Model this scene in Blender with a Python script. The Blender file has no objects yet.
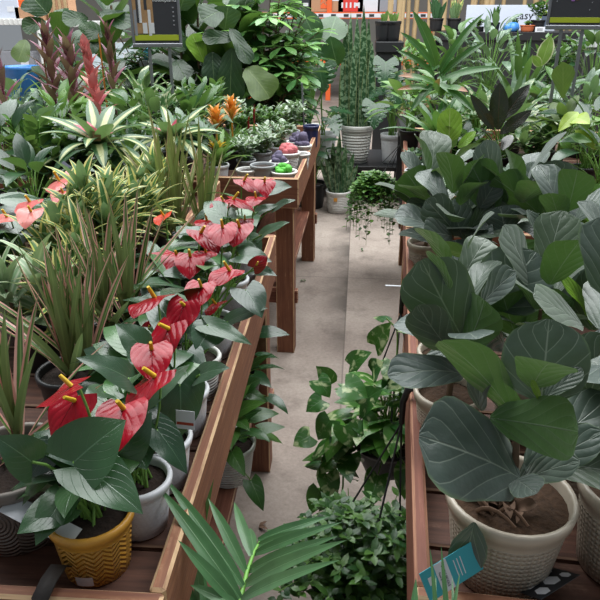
import bpy, math, random
import numpy as np
from mathutils import Vector, Matrix
R = random.Random(7)
C = bpy.context.scene.collection
PI = math.pi
# ------------------------------------------------------------------ camera
F, PITCH, YAW, EYE = 651.6, .420, .087, 1.6
_cy, _sy, _cp, _sp = math.cos(YAW), math.sin(YAW), math.cos(PITCH), math.sin(PITCH)
FW = np.array([-_sy*_cp, _cy*_cp, -_sp]); RT = np.array([_cy, _sy, 0.]); UP = np.cross(RT, FW)
CAM = np.array([0, 0, EYE])
def at(x, y, z=None, d=None):
    """the place seen at a photo point, on the level z or at the distance d"""
    v = FW + RT*(x-300)/F + UP*(300-y)/F
    k = (z-EYE)/v[2] if z is not None else d/v[1]
    return CAM + v*k
def xz(px, d, z):
    """the x of a thing seen at photo column px, at distance d and height z"""
    k = (px-300)/F; q = d*FW[1]+(z-EYE)*FW[2]
    return (k*q-d*RT[1])/(RT[0]-k*FW[0])
cam = bpy.data.cameras.new('camera'); co = bpy.data.objects.new('camera', cam); C.objects.link(co)
cam.sensor_width = 36; cam.lens = F/600*36; cam.clip_start = .02
co.matrix_world = Matrix(((RT[0], UP[0], -FW[0], 0), (RT[1], UP[1], -FW[1], 0), (RT[2], UP[2], -FW[2], EYE), (0, 0, 0, 1)))
bpy.context.scene.camera = co
# ------------------------------------------------------------------ materials
def col(h):
    h = h.lstrip('#'); c = [int(h[i:i+2], 16)/255 for i in (0, 2, 4)]
    return tuple(x/12.92 if x <= .04045 else ((x+.055)/1.055)**2.4 for x in c) + (1,)
class NT:
    def __init__(s, name):
        s.m = bpy.data.materials.new(name); s.m.use_nodes = True; s.t = s.m.node_tree; s.t.nodes.clear()
        s.out = s.t.nodes.new('ShaderNodeOutputMaterial')
    def n(s, ty, ins={}, **kw):
        x = s.t.nodes.new('ShaderNode'+ty)
        for k, v in kw.items(): setattr(x, k, v)
        for k, v in ins.items(): s.put(x.inputs[k], v)
        return x
    def put(s, i, v):
        if isinstance(v, bpy.types.NodeSocket): s.t.links.new(v, i)
        else: i.default_value = v
    def ma(s, op, a, b=0., c=None, clamp=False):
        x = s.t.nodes.new('ShaderNodeMath'); x.operation = op; x.use_clamp = clamp
        s.put(x.inputs[0], a); s.put(x.inputs[1], b)
        if c is not None: s.put(x.inputs[2], c)
        return x.outputs[0]
    def mix(s, f, a, b, bt='MIX'):
        x = s.t.nodes.new('ShaderNodeMix'); x.data_type = 'RGBA'; x.blend_type = bt
        s.put(x.inputs[0], f); s.put(x.inputs[6], a); s.put(x.inputs[7], b); return x.outputs[2]
    def noise(s, vec, sc, det=3., rough=.5):
        x = s.n('TexNoise', {'Scale': sc, 'Detail': det, 'Roughness': rough})
        if vec is not None: s.put(x.inputs['Vector'], vec)
        return x.outputs[0]
    def ramp(s, f, lo, hi): # linear step
        x = s.n('MapRange', {'Value': f, 'From Min': lo, 'From Max': hi}); return x.outputs[0]
    def uv(s):
        q = s.n('SeparateXYZ', {0: s.n('UVMap').outputs[0]}); return q.outputs[0], q.outputs[1]
    def obj(s): return s.n('TexCoord').outputs['Object']
    def fin(s, sh): s.t.links.new(sh, s.out.inputs[0]); return s.m
    def pbr(s, c, rough=.5, bump=None, bs=.3, bd=.002, **kw):
        ins = {'Base Color': c, 'Roughness': rough}; ins.update({k.replace('_', ' '): v for k, v in kw.items()})
        p = s.n('BsdfPrincipled', ins)
        if bump is not None:
            b = s.n('Bump', {'Height': bump, 'Strength': bs, 'Distance': bd}); s.put(p.inputs['Normal'], b.outputs[0])
        return p.outputs[0]
def leafmat(name, base, alt, under=None, vein=None, mid=.05, side=.12, ns=7, slope=.45, margin=None, mw=.2, alt_margin=None,
            stripe=None, sw=.3, mott=None, ms=6., mt=.55, rough=.4, tl=.2, pucker=0., spec=.5, fade=None, dk=.6, svm=.35, sheen=0.):
    s = NT(name); u, v = s.uv(); a = s.ma('MULTIPLY', s.ma('ABSOLUTE', s.ma('SUBTRACT', v, .5)), 2.)
    t = s.n('Attribute', attribute_name='tint').outputs['Fac']
    c = s.mix(t, col(base), col(alt)); D = (dk, dk, dk, 1)
    nz = s.noise(s.obj(), 26., 3.)
    c = s.mix(.55, c, s.mix(s.ramp(nz, .3, .7), (.62, .66, .62, 1), (1.2, 1.2, 1.15, 1)), 'MULTIPLY')
    if mott:
        x = s.n('TexNoise', {'Scale': ms, 'Detail': 2.5, 'Distortion': .6, 'Vector': s.obj()})
        c = s.mix(s.ramp(x.outputs[0], mt-.05, mt+.05), c, col(mott))
    if stripe: c = s.mix(s.ramp(s.ma('ADD', a, s.ma('MULTIPLY', s.ma('SUBTRACT', nz, .5), .25)), sw+.06, sw-.06), c, col(stripe))
    fr = s.ma('FRACT', s.ma('MULTIPLY', s.ma('SUBTRACT', u, s.ma('MULTIPLY', a, slope)), float(ns)))
    dist = s.ma('ABSOLUTE', s.ma('SUBTRACT', fr, .5))
    sv = s.ma('SUBTRACT', 1., s.ma('DIVIDE', dist, side), clamp=True)
    mv = s.ma('SUBTRACT', 1., s.ma('DIVIDE', a, mid), clamp=True)
    if not slope: svm = 0.; sv = s.ma('MULTIPLY', sv, 0.)
    if vein:
        c = s.mix(s.ma('MULTIPLY', sv, svm), c, col(vein)); c = s.mix(s.ma('MULTIPLY', mv, .8), c, col(vein))
    if margin:
        mm = s.ramp(s.ma('ADD', a, s.ma('MULTIPLY', s.ma('SUBTRACT', nz, .5), .3)), 1-mw-.05, 1-mw+.05)
        c = s.mix(mm, c, s.mix(t, col(margin), col(alt_margin or margin)))
    if fade: c = s.mix(s.ramp(u, fade[1], fade[2]), c, col(fade[0]))
    if under:
        bf = s.n('NewGeometry').outputs['Backfacing']
        cu = col(under)
        if vein: cu = s.mix(s.ma('MAXIMUM', mv, s.ma('MULTIPLY', sv, .35)), cu, s.mix(.5, cu, col(vein)))
        c = s.mix(bf, c, cu)
    c = s.mix(1., c, D, 'MULTIPLY')
    if pucker:
        h = s.ma('SUBTRACT', s.ma('MULTIPLY', s.ma('SINE', s.ma('MULTIPLY', dist, PI)), pucker), s.ma('MULTIPLY', mv, .6))
        h = s.ma('ADD', h, s.ma('MULTIPLY', s.noise(s.obj(), 45., 3.), .8))
    else: h = s.ma('ADD', s.ma('MULTIPLY', s.ma('ADD', sv, mv), -.3), s.ma('MULTIPLY', s.noise(s.obj(), 70., 2.), .3))
    p = s.pbr(c, rough, h, .6, .003 if pucker else .0015, Specular_IOR_Level=spec, Sheen_Weight=sheen, Sheen_Roughness=.6)
    tr = s.n('BsdfTranslucent', {'Color': s.mix(.4, c, (.22, .4, .06, 1)) if dk < .9 else c})
    return s.fin(s.n('MixShader', {0: tl, 1: p, 2: tr.outputs[0]}).outputs[0])
def plain(name, c, rough=.5, var=.25, sc=30., bump=0., **kw):
    s = NT(name); nz = s.noise(s.obj(), sc, 4.)
    cc = s.mix(var, col(c), s.mix(nz, (.25, .25, .25, 1), (1.5, 1.5, 1.5, 1)), 'MULTIPLY') if var else col(c)
    return s.fin(s.pbr(cc, rough, nz if bump else None, bump, .004, **kw))
def wood(name, base, dark, light, worn=.5):
    s = NT(name); o = s.obj()
    mp = s.n('Mapping', {'Vector': s.n('UVMap').outputs[0], 'Scale': (2.2, 38., 1.)}).outputs[0]
    g = s.noise(mp, 2., 5., .62); c = s.mix(s.ramp(g, .25, .75), col(dark), col(base))
    b = s.noise(o, 5., 4.); c = s.mix(s.ramp(b, .45, .75), c, s.mix(.5, c, col(dark)))
    w = s.ma('MULTIPLY', s.ramp(g, .5, .68), s.ramp(s.noise(o, 17., 5., .7), .52, .62))
    edge = s.n('Attribute', attribute_name='tint').outputs['Fac']
    w = s.ma('MAXIMUM', s.ma('MULTIPLY', w, worn), s.ma('MULTIPLY', s.ma('MULTIPLY', edge, s.ramp(g, .34, .5)), .95))
    c = s.mix(w, c, col(light))
    return s.fin(s.pbr(c, .62, g, .5, .002, Specular_IOR_Level=.3))
def potmat(name, c, pat, lip=.8, rough=.45, bd=.004, dirt='#6b5a48'):
    s = NT(name); u, v = s.uv()
    def sn(x, k): return s.ma('SINE', s.ma('MULTIPLY', x, k))
    if pat == 'grid': h = s.ma('MULTIPLY', s.ma('ABSOLUTE', sn(u, PI*62)), s.ma('ABSOLUTE', sn(v, PI*17)))
    elif pat == 'herring':
        tri = s.ma('PINGPONG', s.ma('MULTIPLY', u, 26.), 1.)
        h = s.ma('ADD', sn(s.ma('ADD', s.ma('MULTIPLY', v, 14.), s.ma('MULTIPLY', tri, 1.6)), PI*1.6), s.ma('MULTIPLY', tri, .6))
    elif pat == 'dash': h = s.ma('MULTIPLY', s.ma('GREATER_THAN', sn(s.ma('ADD', u, s.ma('MULTIPLY', v, .12)), PI*70), -.1), s.ma('GREATER_THAN', sn(v, PI*22), -.2))
    elif pat == 'ring': h = sn(v, PI*26)
    elif pat == 'circle':
        q = s.n('CombineXYZ', {0: s.ma('SUBTRACT', s.ma('FRACT', s.ma('MULTIPLY', u, 11.)), .5), 1: s.ma('MULTIPLY', s.ma('SUBTRACT', v, .55), 2.2)})
        h = sn(s.n('VectorMath', {0: q.outputs[0]}, operation='LENGTH').outputs['Value'], 55.)
    else: h = 0.
    h = s.ma('MULTIPLY', h, s.ramp(v, lip+.005, lip-.005)) if pat else s.noise(s.obj(), 40.)
    nz = s.noise(s.obj(), 22., 5., .65)
    cc = s.mix(s.ma('MULTIPLY', s.ramp(nz, .56, .75), .35), col(c), col(dirt))
    if pat: cc = s.mix(s.ma('MULTIPLY', s.ma('SUBTRACT', .5, s.ma('MULTIPLY', h, .5)), .12), cc, col(dirt))
    return s.fin(s.pbr(cc, rough, h, .7 if pat else .1, bd))
M = {}
M['fig'] = leafmat('fig_leaf', '#4c6059', '#536a4e', '#4e7f34', '#b4c2b0', .035, .05, 4.2, .55, rough=.36, pucker=.35, tl=.1, sheen=.22, margin='#6f8a62', mw=.02, spec=.5, svm=.55, dk=.62)
M['fig_lime'] = leafmat('fig_young_leaf', '#7fae35', '#8fb83a', '#98c040', '#c4da8a', .05, .06, 5, .5, rough=.4, pucker=.3, dk=.85)
M['figtree'] = leafmat('fig_tree_leaf', '#28492c', '#3d6434', '#557f38', '#7d9c66', .04, .05, 5, .5, rough=.36, pucker=.4)
M['anth'] = leafmat('anthurium_leaf', '#214c34', '#4d853f', '#5c944c', '#6f9a72', .035, .04, 6, .6, rough=.26, spec=.7, tl=.15, sheen=.1, svm=.13)
M['red'] = leafmat('red_spathe', '#a80a24', '#bc1a30', '#9c2a34', '#6f0c18', .03, .06, 4, .7, rough=.22, spec=.25, tl=.06, pucker=.25, dk=.66, svm=.2)
M['pinksp'] = leafmat('coral_spathe', '#d4605f', '#dd8377', '#c86060', '#b84c50', .03, .08, 5, .6, rough=.28, tl=.15, dk=0.95)
M['orangesp'] = leafmat('orange_spathe', '#d4381f', '#dd5030', '#c83a28', '#b02c18', .03, .08, 5, .6, rough=.28, tl=.15, dk=0.95)
M['tri'] = leafmat('pink_edged_blade', '#3c6428', '#55763a', '#6f8450', '#93a868', .25, .01, 1, 0, margin='#dba99c', mw=.42, alt_margin='#cf9488', rough=.42, dk=.9)
M['tan'] = leafmat('tan_edged_blade', '#6f8340', '#7f8a4c', '#8a8f5c', '#b6b87c', .2, .01, 1, 0, margin='#cdb48c', mw=.36, alt_margin='#c29a7c', rough=.42, dk=0.75)
M['song'] = leafmat('yellow_edged_leaf', '#41763a', '#5a8a48', '#7a9a6c', '#7fa06a', .06, .01, 1, 0, margin='#eadf94', mw=.5, alt_margin='#dcd878', rough=.38, dk=.9)
M['songw'] = leafmat('cream_streaked_leaf', '#8fb286', '#a3c096', '#a3b896', '#dbe5c8', .3, .01, 1, 0, margin='#d8e2bd', mw=.28, rough=.4, dk=0.75)
M['neo'] = leafmat('cream_striped_leaf', '#4f7a48', '#5f8a54', '#7a9a6c', None, margin='#3f6b40', mw=.45, stripe='#d4d9a0', sw=.38, rough=.35, dk=0.75)
M['neopink'] = leafmat('pink_bract', '#d05a72', '#dc8c8c', '#c86a78', None, rough=.35, dk=0.95)
M['mid'] = leafmat('mid_green_leaf', '#35672f', '#5f8e3c', '#64924c', '#84a86c', .05, .06, 6, .4, rough=.33)
M['dark'] = leafmat('dark_green_leaf', '#244a2e', '#3a663f', '#4a7242', '#547c54', .04, .06, 6, .4, rough=.28, spec=.6)
M['light'] = leafmat('light_green_leaf', '#5d9438', '#7fb04a', '#88b05c', '#a8c884', .05, .06, 6, .4, rough=.38)
M['grayg'] = leafmat('silvery_green_leaf', '#56795e', '#7d9a80', '#7a9a78', '#a8bca0', .06, .08, 6, .4, rough=.36, mott='#9db59c', ms=38., mt=.58)
M['vari'] = leafmat('cream_splashed_leaf', '#3d6f38', '#5a8a48', '#7c9c6c', '#9cb88a', .05, .06, 6, .4, rough=.35, mott='#d5ddb0', ms=34., mt=.56)
M['whitegreen'] = leafmat('white_veined_leaf', '#6f8f6c', '#9db596', '#8faa88', '#dfe8da', .1, .2, 6, .4, rough=.45, mott='#cfdac8', ms=60., mt=.52, dk=0.75)
M['pothos'] = leafmat('marbled_pothos_leaf', '#2a622a', '#5f9c3a', '#5f8f48', '#6d9a5c', .04, .03, 5, .4, rough=.3, mott='#c8d8a0', ms=36., mt=.6, spec=.55, dk=.75)
M['limepo'] = leafmat('lime_leaf', '#a3c23c', '#b8d052', '#b0cc58', '#d2e08c', .05, .07, 6, .5, rough=.36, dk=0.75)
M['sans'] = leafmat('banded_blade', '#2c5434', '#456f48', '#3f6a42', None, mott='#86a580', ms=34., mt=.53, rough=.38, tl=.08, margin='#a3ad78', mw=.09, dk=.7)
M['purple'] = leafmat('purple_bract', '#7c3450', '#9a4c66', '#8a4a60', None, rough=.35, fade=('#b87a94', .6, 1.), dk=0.75)
M['rose'] = leafmat('rose_bract', '#cc6672', '#dc8f84', '#c87a78', None, rough=.4, fade=('#e0a89a', .65, 1.), dk=0.95)
M['orange'] = leafmat('orange_bract', '#e08a2e', '#eaa544', '#d8923c', None, rough=.4, fade=('#f0c070', .6, 1.), dk=0.95)
M['yellow'] = leafmat('yellow_bract', '#e5bd2e', '#eccf4a', '#dcb83c', None, rough=.4, dk=0.95)
M['rubber'] = leafmat('burgundy_leaf', '#23271f', '#33301f', '#4a4438', '#5a3a34', .05, .03, 9, .3, rough=.25, spec=.6, tl=.05)
M['palm'] = leafmat('palm_leaflet', '#4f8550', '#6a9c60', '#5f9458', '#8fbf80', .06, .01, 1, 0, rough=.36, tl=.18, dk=.72, sheen=.15)
M['corn'] = leafmat('dracaena_leaf', '#356f34', '#5c9440', '#5f9048', '#84ac6c', .08, .01, 1, 0, rough=.32, tl=.25)
M['corntip'] = leafmat('browned_leaf', '#4f8440', '#6f9a48', '#7f9a54', '#8fac6c', .08, .01, 1, 0, rough=.4, fade=('#b5794c', .62, .72))
M['spadix'] = plain('yellow_spadix', '#d8b52c', .5, .3, 200.)
M['stemg'] = plain('green_stem', '#6f9a45', .5, .3); M['stemd'] = plain('dark_stem', '#4a5c34', .55, .3)
M['bark'] = plain('bark', '#6b5642', .8, .5, 60., .5)
M['dry'] = plain('dry_leaf', '#6e5442', .8, .5, 60.)
M['soil'] = plain('soil', '#2a1d16', .95, .9, 110., 1.)
M['coir'] = plain('brown_coir', '#45301f', .95, .9, 130., 1.)
M['wood'] = wood('red_stained_wood', '#96664a', '#664033', '#cfae88', .35)
M['wood2'] = wood('worn_red_wood', '#8f5a48', '#5c382c', '#b89478', .3)
M['rwood'] = wood('plain_red_wood', '#8c5848', '#5f3a2e', '#a87c64', .3)
M['deck'] = wood('weathered_plank', '#6f4c3e', '#3d2a23', '#9a7c68', .4)
M['white'] = potmat('white_patterned_pot', '#dfe1e6', 'dash', .86); M['whiter'] = potmat('white_ribbed_pot', '#e0e0dc', 'ring', .92)
M['yel'] = potmat('ochre_herringbone_pot', '#cf9636', 'herring', .74, .4, .0035); M['cream'] = potmat('greige_dimpled_pot', '#b8ad9c', 'grid', .74, .32, .004)
M['gtaupe'] = potmat('light_taupe_ribbed_pot', '#b0a79d', 'ring', .9, .5, .002); M['taupe'] = potmat('taupe_circle_pot', '#77706a', 'circle', .86, .5); M['gray'] = potmat('grey_pot', '#8d9193', None, .5)
M['black'] = plain('black_plastic', '#1c1d1f', .45, .1); M['terra'] = plain('terracotta', '#b5613a', .7, .3)
M['bluep'] = plain('blue_glaze', '#3f7fc4', .35, .2); M['jute'] = plain('tan_pot', '#9a8468', .8, .5, 80., .4)
M['paper'] = plain('white_card', '#d6d8dd', .6, .1); M['teal'] = plain('teal_print', '#2aa0ad', .45, .05); M['ink'] = plain('dark_print', '#23262b', .5, .0)
M['metal'] = plain('grey_metal', '#84868c', .35, .15, Metallic=.6); M['wire'] = plain('white_enamel', '#d5d5d2', .5, .1)
M['strap'] = plain('black_strap', '#2a2422', .7, .3, 90., .3); M['signblack'] = plain('sign_black', '#34353b', .5, .15)
M['signlime'] = plain('sign_lime', '#a8b52c', .5, .05); M['brownpaper'] = plain('cardboard', '#b48a6a', .8, .15); M['orangesteel'] = plain('orange_steel', '#e0622a', .5, .1)
M['redp'] = plain('red_print', '#d0352c', .5, .05); M['pinkc'] = plain('pink_cactus', '#c4666a', .7, .5, 120., .5); M['greenc'] = plain('green_cactus', '#4cae2c', .6, .5, 120., .5)
M['purpc'] = plain('purple_cactus', '#5c546e', .7, .4, 120., .4); M['banner'] = plain('pale_banner', '#c3cad9', .7, .08); M['bamboo'] = plain('bamboo', '#b39a72', .6, .5, 12.)
M['sky'] = plain('pale_wrap', '#c9d6de', .4, .2)
M['jute2'] = plain('tan_print', '#a5825c', .8, .4, 90.); M['navy'] = plain('navy_glaze', '#252c55', .4, .2); M['gray2'] = plain('grey_print', '#8d8f96', .6, .2)
M['purple2'] = plain('violet_print', '#8a5ca0', .6, .2); M['orange2'] = plain('orange_label', '#d29338', .6, .2)
M['olive'] = leafmat('olive_leaf', '#5d7a35', '#6f8a3c', '#7a9448', '#9ab06c', .04, .07, 7, .5, rough=.45, tl=.3)
M['mid2'] = leafmat('umbrella_leaflet', '#4a7f48', '#86b45c', '#6f9a58', '#9cbe88', .06, .01, 1, 0, rough=.34, dk=.85)
M['darkm'] = leafmat('glossy_dark_leaf', '#255030', '#37693c', '#4a7a44', '#557f52', .04, .05, 5, .5, rough=.26, spec=.65)
M['dark2'] = leafmat('paddle_leaf', '#28502f', '#4a7a3c', '#4f7f3c', '#7a9c6c', .05, .05, 14, .3, rough=.32, spec=.6)
M['limecream'] = leafmat('cream_edged_leaf', '#7a9f3c', '#8fae4c', '#9ab45c', '#c4d08c', .04, .05, 7, .5, margin='#dfe0b8', mw=.16, rough=.4, tl=.3, dk=0.75)
M['smallg'] = leafmat('small_green_leaf', '#2c5c2b', '#6a9a44', '#6f9a58', None, rough=.32); M['trail'] = leafmat('small_bright_leaf', '#3f7a35', '#86b854', '#7aa85c', None, rough=.35)
M['palmstem'] = plain('palm_stem', '#6fa845', .5, .2); M['redbrown'] = plain('red_card', '#a83c24', .6, .2); M['lilac'] = plain('lilac_card', '#a9a8bd', .6, .3)
M['bluel'] = plain('light_blue_plastic', '#4fa3cf', .4, .1); M['paper2'] = plain('tape', '#c8b08c', .5, .1); M['slate'] = plain('slate_print', '#4a5566', .6, .1)
def concrete():
    s = NT('concrete'); o = s.obj()
    n1 = s.noise(o, 1.4, 6., .6); n2 = s.noise(o, 60., 4., .7); n3 = s.noise(o, 5., 5., .65)
    c = s.mix(s.ramp(n1, .35, .65), col('#8c7f76'), col('#aa9e94'))
    c = s.mix(s.ma('MULTIPLY', s.ramp(n3, .52, .7), .45), c, col('#51453d'))
    c = s.mix(.45, c, s.mix(s.ramp(n2, .3, .7), (.6, .58, .56, 1), (1.25, 1.25, 1.25, 1)), 'MULTIPLY')
    q = s.n('SeparateXYZ', {0: o}); x, y = q.outputs[0], q.outputs[1]
    st = s.ma('MULTIPLY', s.ramp(x, -.2, -.035), s.ma('LESS_THAN', x, -.03)) # a darker strip left of the joint, broken up by noise
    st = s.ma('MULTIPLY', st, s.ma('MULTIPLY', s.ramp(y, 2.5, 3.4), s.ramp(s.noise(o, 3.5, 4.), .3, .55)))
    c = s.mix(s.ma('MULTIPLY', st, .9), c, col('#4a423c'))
    j = s.ma('MAXIMUM', s.ma('LESS_THAN', s.ma('ABSOLUTE', s.ma('ADD', x, .033)), .004), s.ma('LESS_THAN', s.ma('ABSOLUTE', s.ma('SUBTRACT', y, 3.95)), .004))
    c = s.mix(s.ma('MULTIPLY', j, .5), c, col('#5c524a'))
    return s.fin(s.pbr(c, .8, n2, .4, .003))
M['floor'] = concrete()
# ------------------------------------------------------------------ mesh builder
class MB:
    def __init__(s): s.v = []; s.f = []; s.uv = []; s.t = []; s.m = []; s.n = 0
    def add(s, P, faces, UV, tint=0., mi=0):
        P = np.asarray(P, float).reshape(-1, 3); k = s.n
        s.v.append(P); s.uv.append(np.asarray(UV, float).reshape(-1, 2))
        s.t.append(np.full(len(P), tint) if np.isscalar(tint) else np.asarray(tint, float).ravel())
        s.f.extend([tuple(i+k for i in q) for q in faces]); s.m.extend([mi]*len(faces)); s.n += len(P)
    def grid(s, P, U, V, tint=0., mi=0, wrap=False):
        a, b = P.shape[:2]; fs = []
        for i in range(a-1):
            for j in range(b-1): fs.append((i*b+j, (i+1)*b+j, (i+1)*b+j+1, i*b+j+1))
        s.add(P, fs, np.stack([U, V], -1), tint, mi)
    def build(s, name, mats, parent=None, off=None, smooth=True):
        me = bpy.data.meshes.new(name)
        P = np.concatenate(s.v); 
        if off is not None: P = P-np.asarray(off)
        me.from_pydata(P.tolist(), [], s.f); me.update()
        UV = np.concatenate(s.uv); li = np.empty(len(me.loops), int); me.loops.foreach_get('vertex_index', li)
        l = me.uv_layers.new(name='UVMap'); l.data.foreach_set('uv', UV[li].ravel())
        at_ = me.attributes.new('tint', 'FLOAT', 'POINT'); at_.data.foreach_set('value', np.concatenate(s.t))
        for m in (mats if isinstance(mats, (list, tuple)) else [mats]): me.materials.append(M[m])
        me.polygons.foreach_set('material_index', s.m)
        if smooth: me.polygons.foreach_set('use_smooth', [True]*len(me.polygons))
        o = bpy.data.objects.new(name, me); C.objects.link(o)
        if parent: o.parent = parent
        return o
def nz(v): v = np.asarray(v, float); return v/(np.linalg.norm(v)+1e-9)
SH = {
 'fiddle': ([0, .04, .15, .3, .45, .6, .75, .87, .95, 1], [.1, .3, .6, .72, .82, .96, 1, .9, .6, .12]),
 'round': ([0, .04, .15, .3, .5, .7, .85, .95, 1], [.12, .42, .78, .96, 1, .95, .76, .42, .08]),
 'heart': ([0, .08, .2, .35, .5, .65, .8, .92, 1], [.74, .95, 1, .95, .82, .62, .36, .14, .0]),
 'ovate': ([0, .1, .25, .4, .55, .7, .85, .95, 1], [.06, .5, .88, 1, .95, .75, .42, .15, .0]),
 'ellip': ([0, .1, .3, .5, .7, .9, 1], [.08, .5, .92, 1, .88, .42, .0]),
 'spathe': ([0, .06, .18, .35, .5, .65, .8, .92, 1], [.7, .9, 1, 1, .92, .76, .5, .24, .0]),
 'strap': ([0, .1, .4, .7, .9, 1], [.6, .8, 1, .85, .4, .0]),
 'blade': ([0, .15, .5, .8, 1], [.75, .9, 1, .7, .0]),
 'lance': ([0, .15, .4, .7, .9, 1], [.35, .8, 1, .7, .28, .0]),
 'obov': ([0, .1, .4, .65, .85, 1], [.12, .25, .68, 1, .8, .05]),
}
def leaf(mb, base, chord, n, L, W, shape='ovate', bend=.5, fold=.15, lobe=0., wave=0., wf=2., nu=7, nv=4, tint=0., mi=0, slots=0, vbend=0.):
    t = nz(chord); n = np.asarray(n, float); n = nz(n-t*np.dot(n, t)); s = np.cross(n, t)
    u = np.linspace(0, 1, nu+1); v = np.linspace(-1, 1, nv+1)
    um = (u[1:]+u[:-1])/2; a = bend*(.5-um)
    x = np.concatenate([[0], np.cumsum(np.cos(a))/nu]); z = np.concatenate([[0], np.cumsum(np.sin(a))/nu])
    k = 1/max(x[-1], .2); x *= k*L; z *= k*L
    an = bend*(.5-u)
    T = np.outer(np.cos(an), t)+np.outer(np.sin(an), n); N = np.outer(-np.sin(an), t)+np.outer(np.cos(an), n)
    c = np.outer(x, t)+np.outer(z, n)+np.asarray(base)
    w = np.interp(u, *SH[shape])*W/2
    if slots: w0 = w.copy()
    av = np.abs(v)
    ph = R.random()*6.28
    lat = w[:, None]*v[None, :]
    if slots: # monstera: the outer half is cut by deep notches between the ribs
        q = u[:, None]-.22*av[None, :]; sl = (np.sin(q*slots*PI*2) > .35)&(q > .02)&(u[:, None] < .9)
        f = np.where(sl&(av[None, :] > .4), .4/np.maximum(av[None, :], .4), 1.); lat = lat*f
    up = np.tan(fold)*np.abs(lat)-vbend*lat*lat/max(W, 1e-4)
    wv = wave*L*np.sin(wf*2*PI*u[:, None]+ph+np.where(v > 0, 1.7, 0)[None, :])*(av**1.6)[None, :]*np.sin(PI*np.clip(u*1.05, 0, 1))[:, None]
    lb = lobe*L*(av**.85)[None, :]*((1-u)**3)[:, None]
    P = c[:, None, :]+s[None, None, :]*lat[..., None]+N[:, None, :]*(up+wv)[..., None]-T[:, None, :]*lb[..., None]
    mb.grid(P, np.repeat(u[:, None], nv+1, 1), np.repeat((v*.5+.5)[None, :], nu+1, 0), tint, mi)
def ae(az, el, roll=0.):
    t = np.array([math.cos(el)*math.cos(az), math.cos(el)*math.sin(az), math.sin(el)])
    n = np.array([-math.sin(el)*math.cos(az), -math.sin(el)*math.sin(az), math.cos(el)])
    if roll: n = n*math.cos(roll)+np.cross(t, n)*math.sin(roll)
    return t, n
def tube(mb, pts, r0, r1=None, sides=6, tint=0., mi=0, caps=True):
    pts = np.asarray(pts, float); r1 = r0 if r1 is None else r1; k = len(pts)
    d = np.gradient(pts, axis=0); ref = np.array([.37, .85, .21]) if abs(nz(d[0])[1]) < .8 else np.array([.9, .1, .3])
    ang = np.linspace(0, 2*PI, sides+1); rr = np.linspace(r0, r1, k); P = []
    for i in range(k):
        t = nz(d[i]); a = nz(np.cross(t, ref)); b = np.cross(t, a)
        P.append(pts[i]+rr[i]*(np.outer(np.cos(ang), a)+np.outer(np.sin(ang), b)))
    P = np.array(P)
    mb.grid(P, np.repeat(np.linspace(0, 1, k)[:, None], sides+1, 1), np.repeat(np.linspace(0, 1, sides+1)[None], k, 0), tint, mi)
    if caps:
        for e, ri in ((0, P[0]), (1, P[-1])):
            mb.add(ri[:-1], [tuple(range(sides)) if e else tuple(range(sides-1, -1, -1))], np.zeros((sides, 2)), tint, mi)
def bez(a, b, c, k=6):
    t = np.linspace(0, 1, k+1)[:, None]; a, b, c = map(np.asarray, (a, b, c))
    return (1-t)**2*a+2*t*(1-t)*b+t*t*c
def lathe(mb, prof, seg=28, tint=0., mi=0, c=(0, 0, 0)):
    prof = np.asarray(prof, float); ang = np.linspace(0, 2*PI, seg+1)
    P = np.stack([prof[:, 0:1]*np.cos(ang)[None], prof[:, 0:1]*np.sin(ang)[None], np.repeat(prof[:, 1:2], seg+1, 1)], -1)+np.asarray(c)
    zz = prof[:, 1]; zz = (zz-zz.min())/(np.ptp(zz)+1e-9)
    mb.grid(np.ascontiguousarray(P[::-1]), np.repeat((ang/(2*PI))[None], len(prof), 0), np.repeat(zz[::-1, None], seg+1, 1), tint, mi)
def box(mb, c, sz, bev=.003, rot=None, tint_edge=True, mi=0):
    """a box with a small chamfer; the grain (u) runs along its longest side; chamfers carry the wear tint"""
    c = np.asarray(c, float); h = np.asarray(sz, float)/2; b = min(bev, h.min()*.4); ax = int(np.argmax(h)); o = [i for i in range(3) if i != ax]
    P = []; UVs = []; ti = []; fs = []; off = R.random()*9
    Rm = np.eye(3) if rot is None else np.array(rot)
    def q(pts, t):
        k = len(P)
        pc = np.mean(pts, 0); nn = np.cross(pts[1]-pts[0], pts[2]-pts[1])
        if np.dot(nn, pc) < 0: pts = pts[::-1]
        for p in pts:
            P.append(Rm@p+c); UVs.append((p[ax]+off, p[o[0]]+p[o[1]]*1.3+off)); ti.append(t)
        fs.append(tuple(range(k, k+len(pts))))
    for a in range(3):
        i, j = [k for k in range(3) if k != a]
        for sg in (-1, 1):
            pts = []
            for si, sj in ((-1, -1), (1, -1), (1, 1), (-1, 1)):
                p = np.zeros(3); p[a] = sg*h[a]; p[i] = si*(h[i]-b); p[j] = sj*(h[j]-b); pts.append(p)
            q(pts, 0.)
        for si in (-1, 1):
            for sj in (-1, 1):
                pts = []
                for s_, e in ((-1, 0), (1, 0), (1, 1), (-1, 1)):
                    p = np.zeros(3); p[a] = s_*(h[a]-b); p[i] = si*(h[i]-(b if e else 0)); p[j] = sj*(h[j]-(0 if e else b)); pts.append(p)
                q(pts, 1. if tint_edge else 0.)
    for sx in (-1, 1):
        for sy in (-1, 1):
            for sz_ in (-1, 1):
                s3 = np.array([sx, sy, sz_]); pts = []
                for a in range(3):
                    p = s3*(h-b); p[a] = s3[a]*h[a]; pts.append(p)
                q(pts, 1. if tint_edge else 0.)
    mb.add(P, fs, UVs, ti, mi)
def bx(name, mat, c, sz, parent=None, bev=.003, rot=None):
    m = MB(); box(m, c, sz, bev, rot); return m.build(name, mat, parent, smooth=False)
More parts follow.
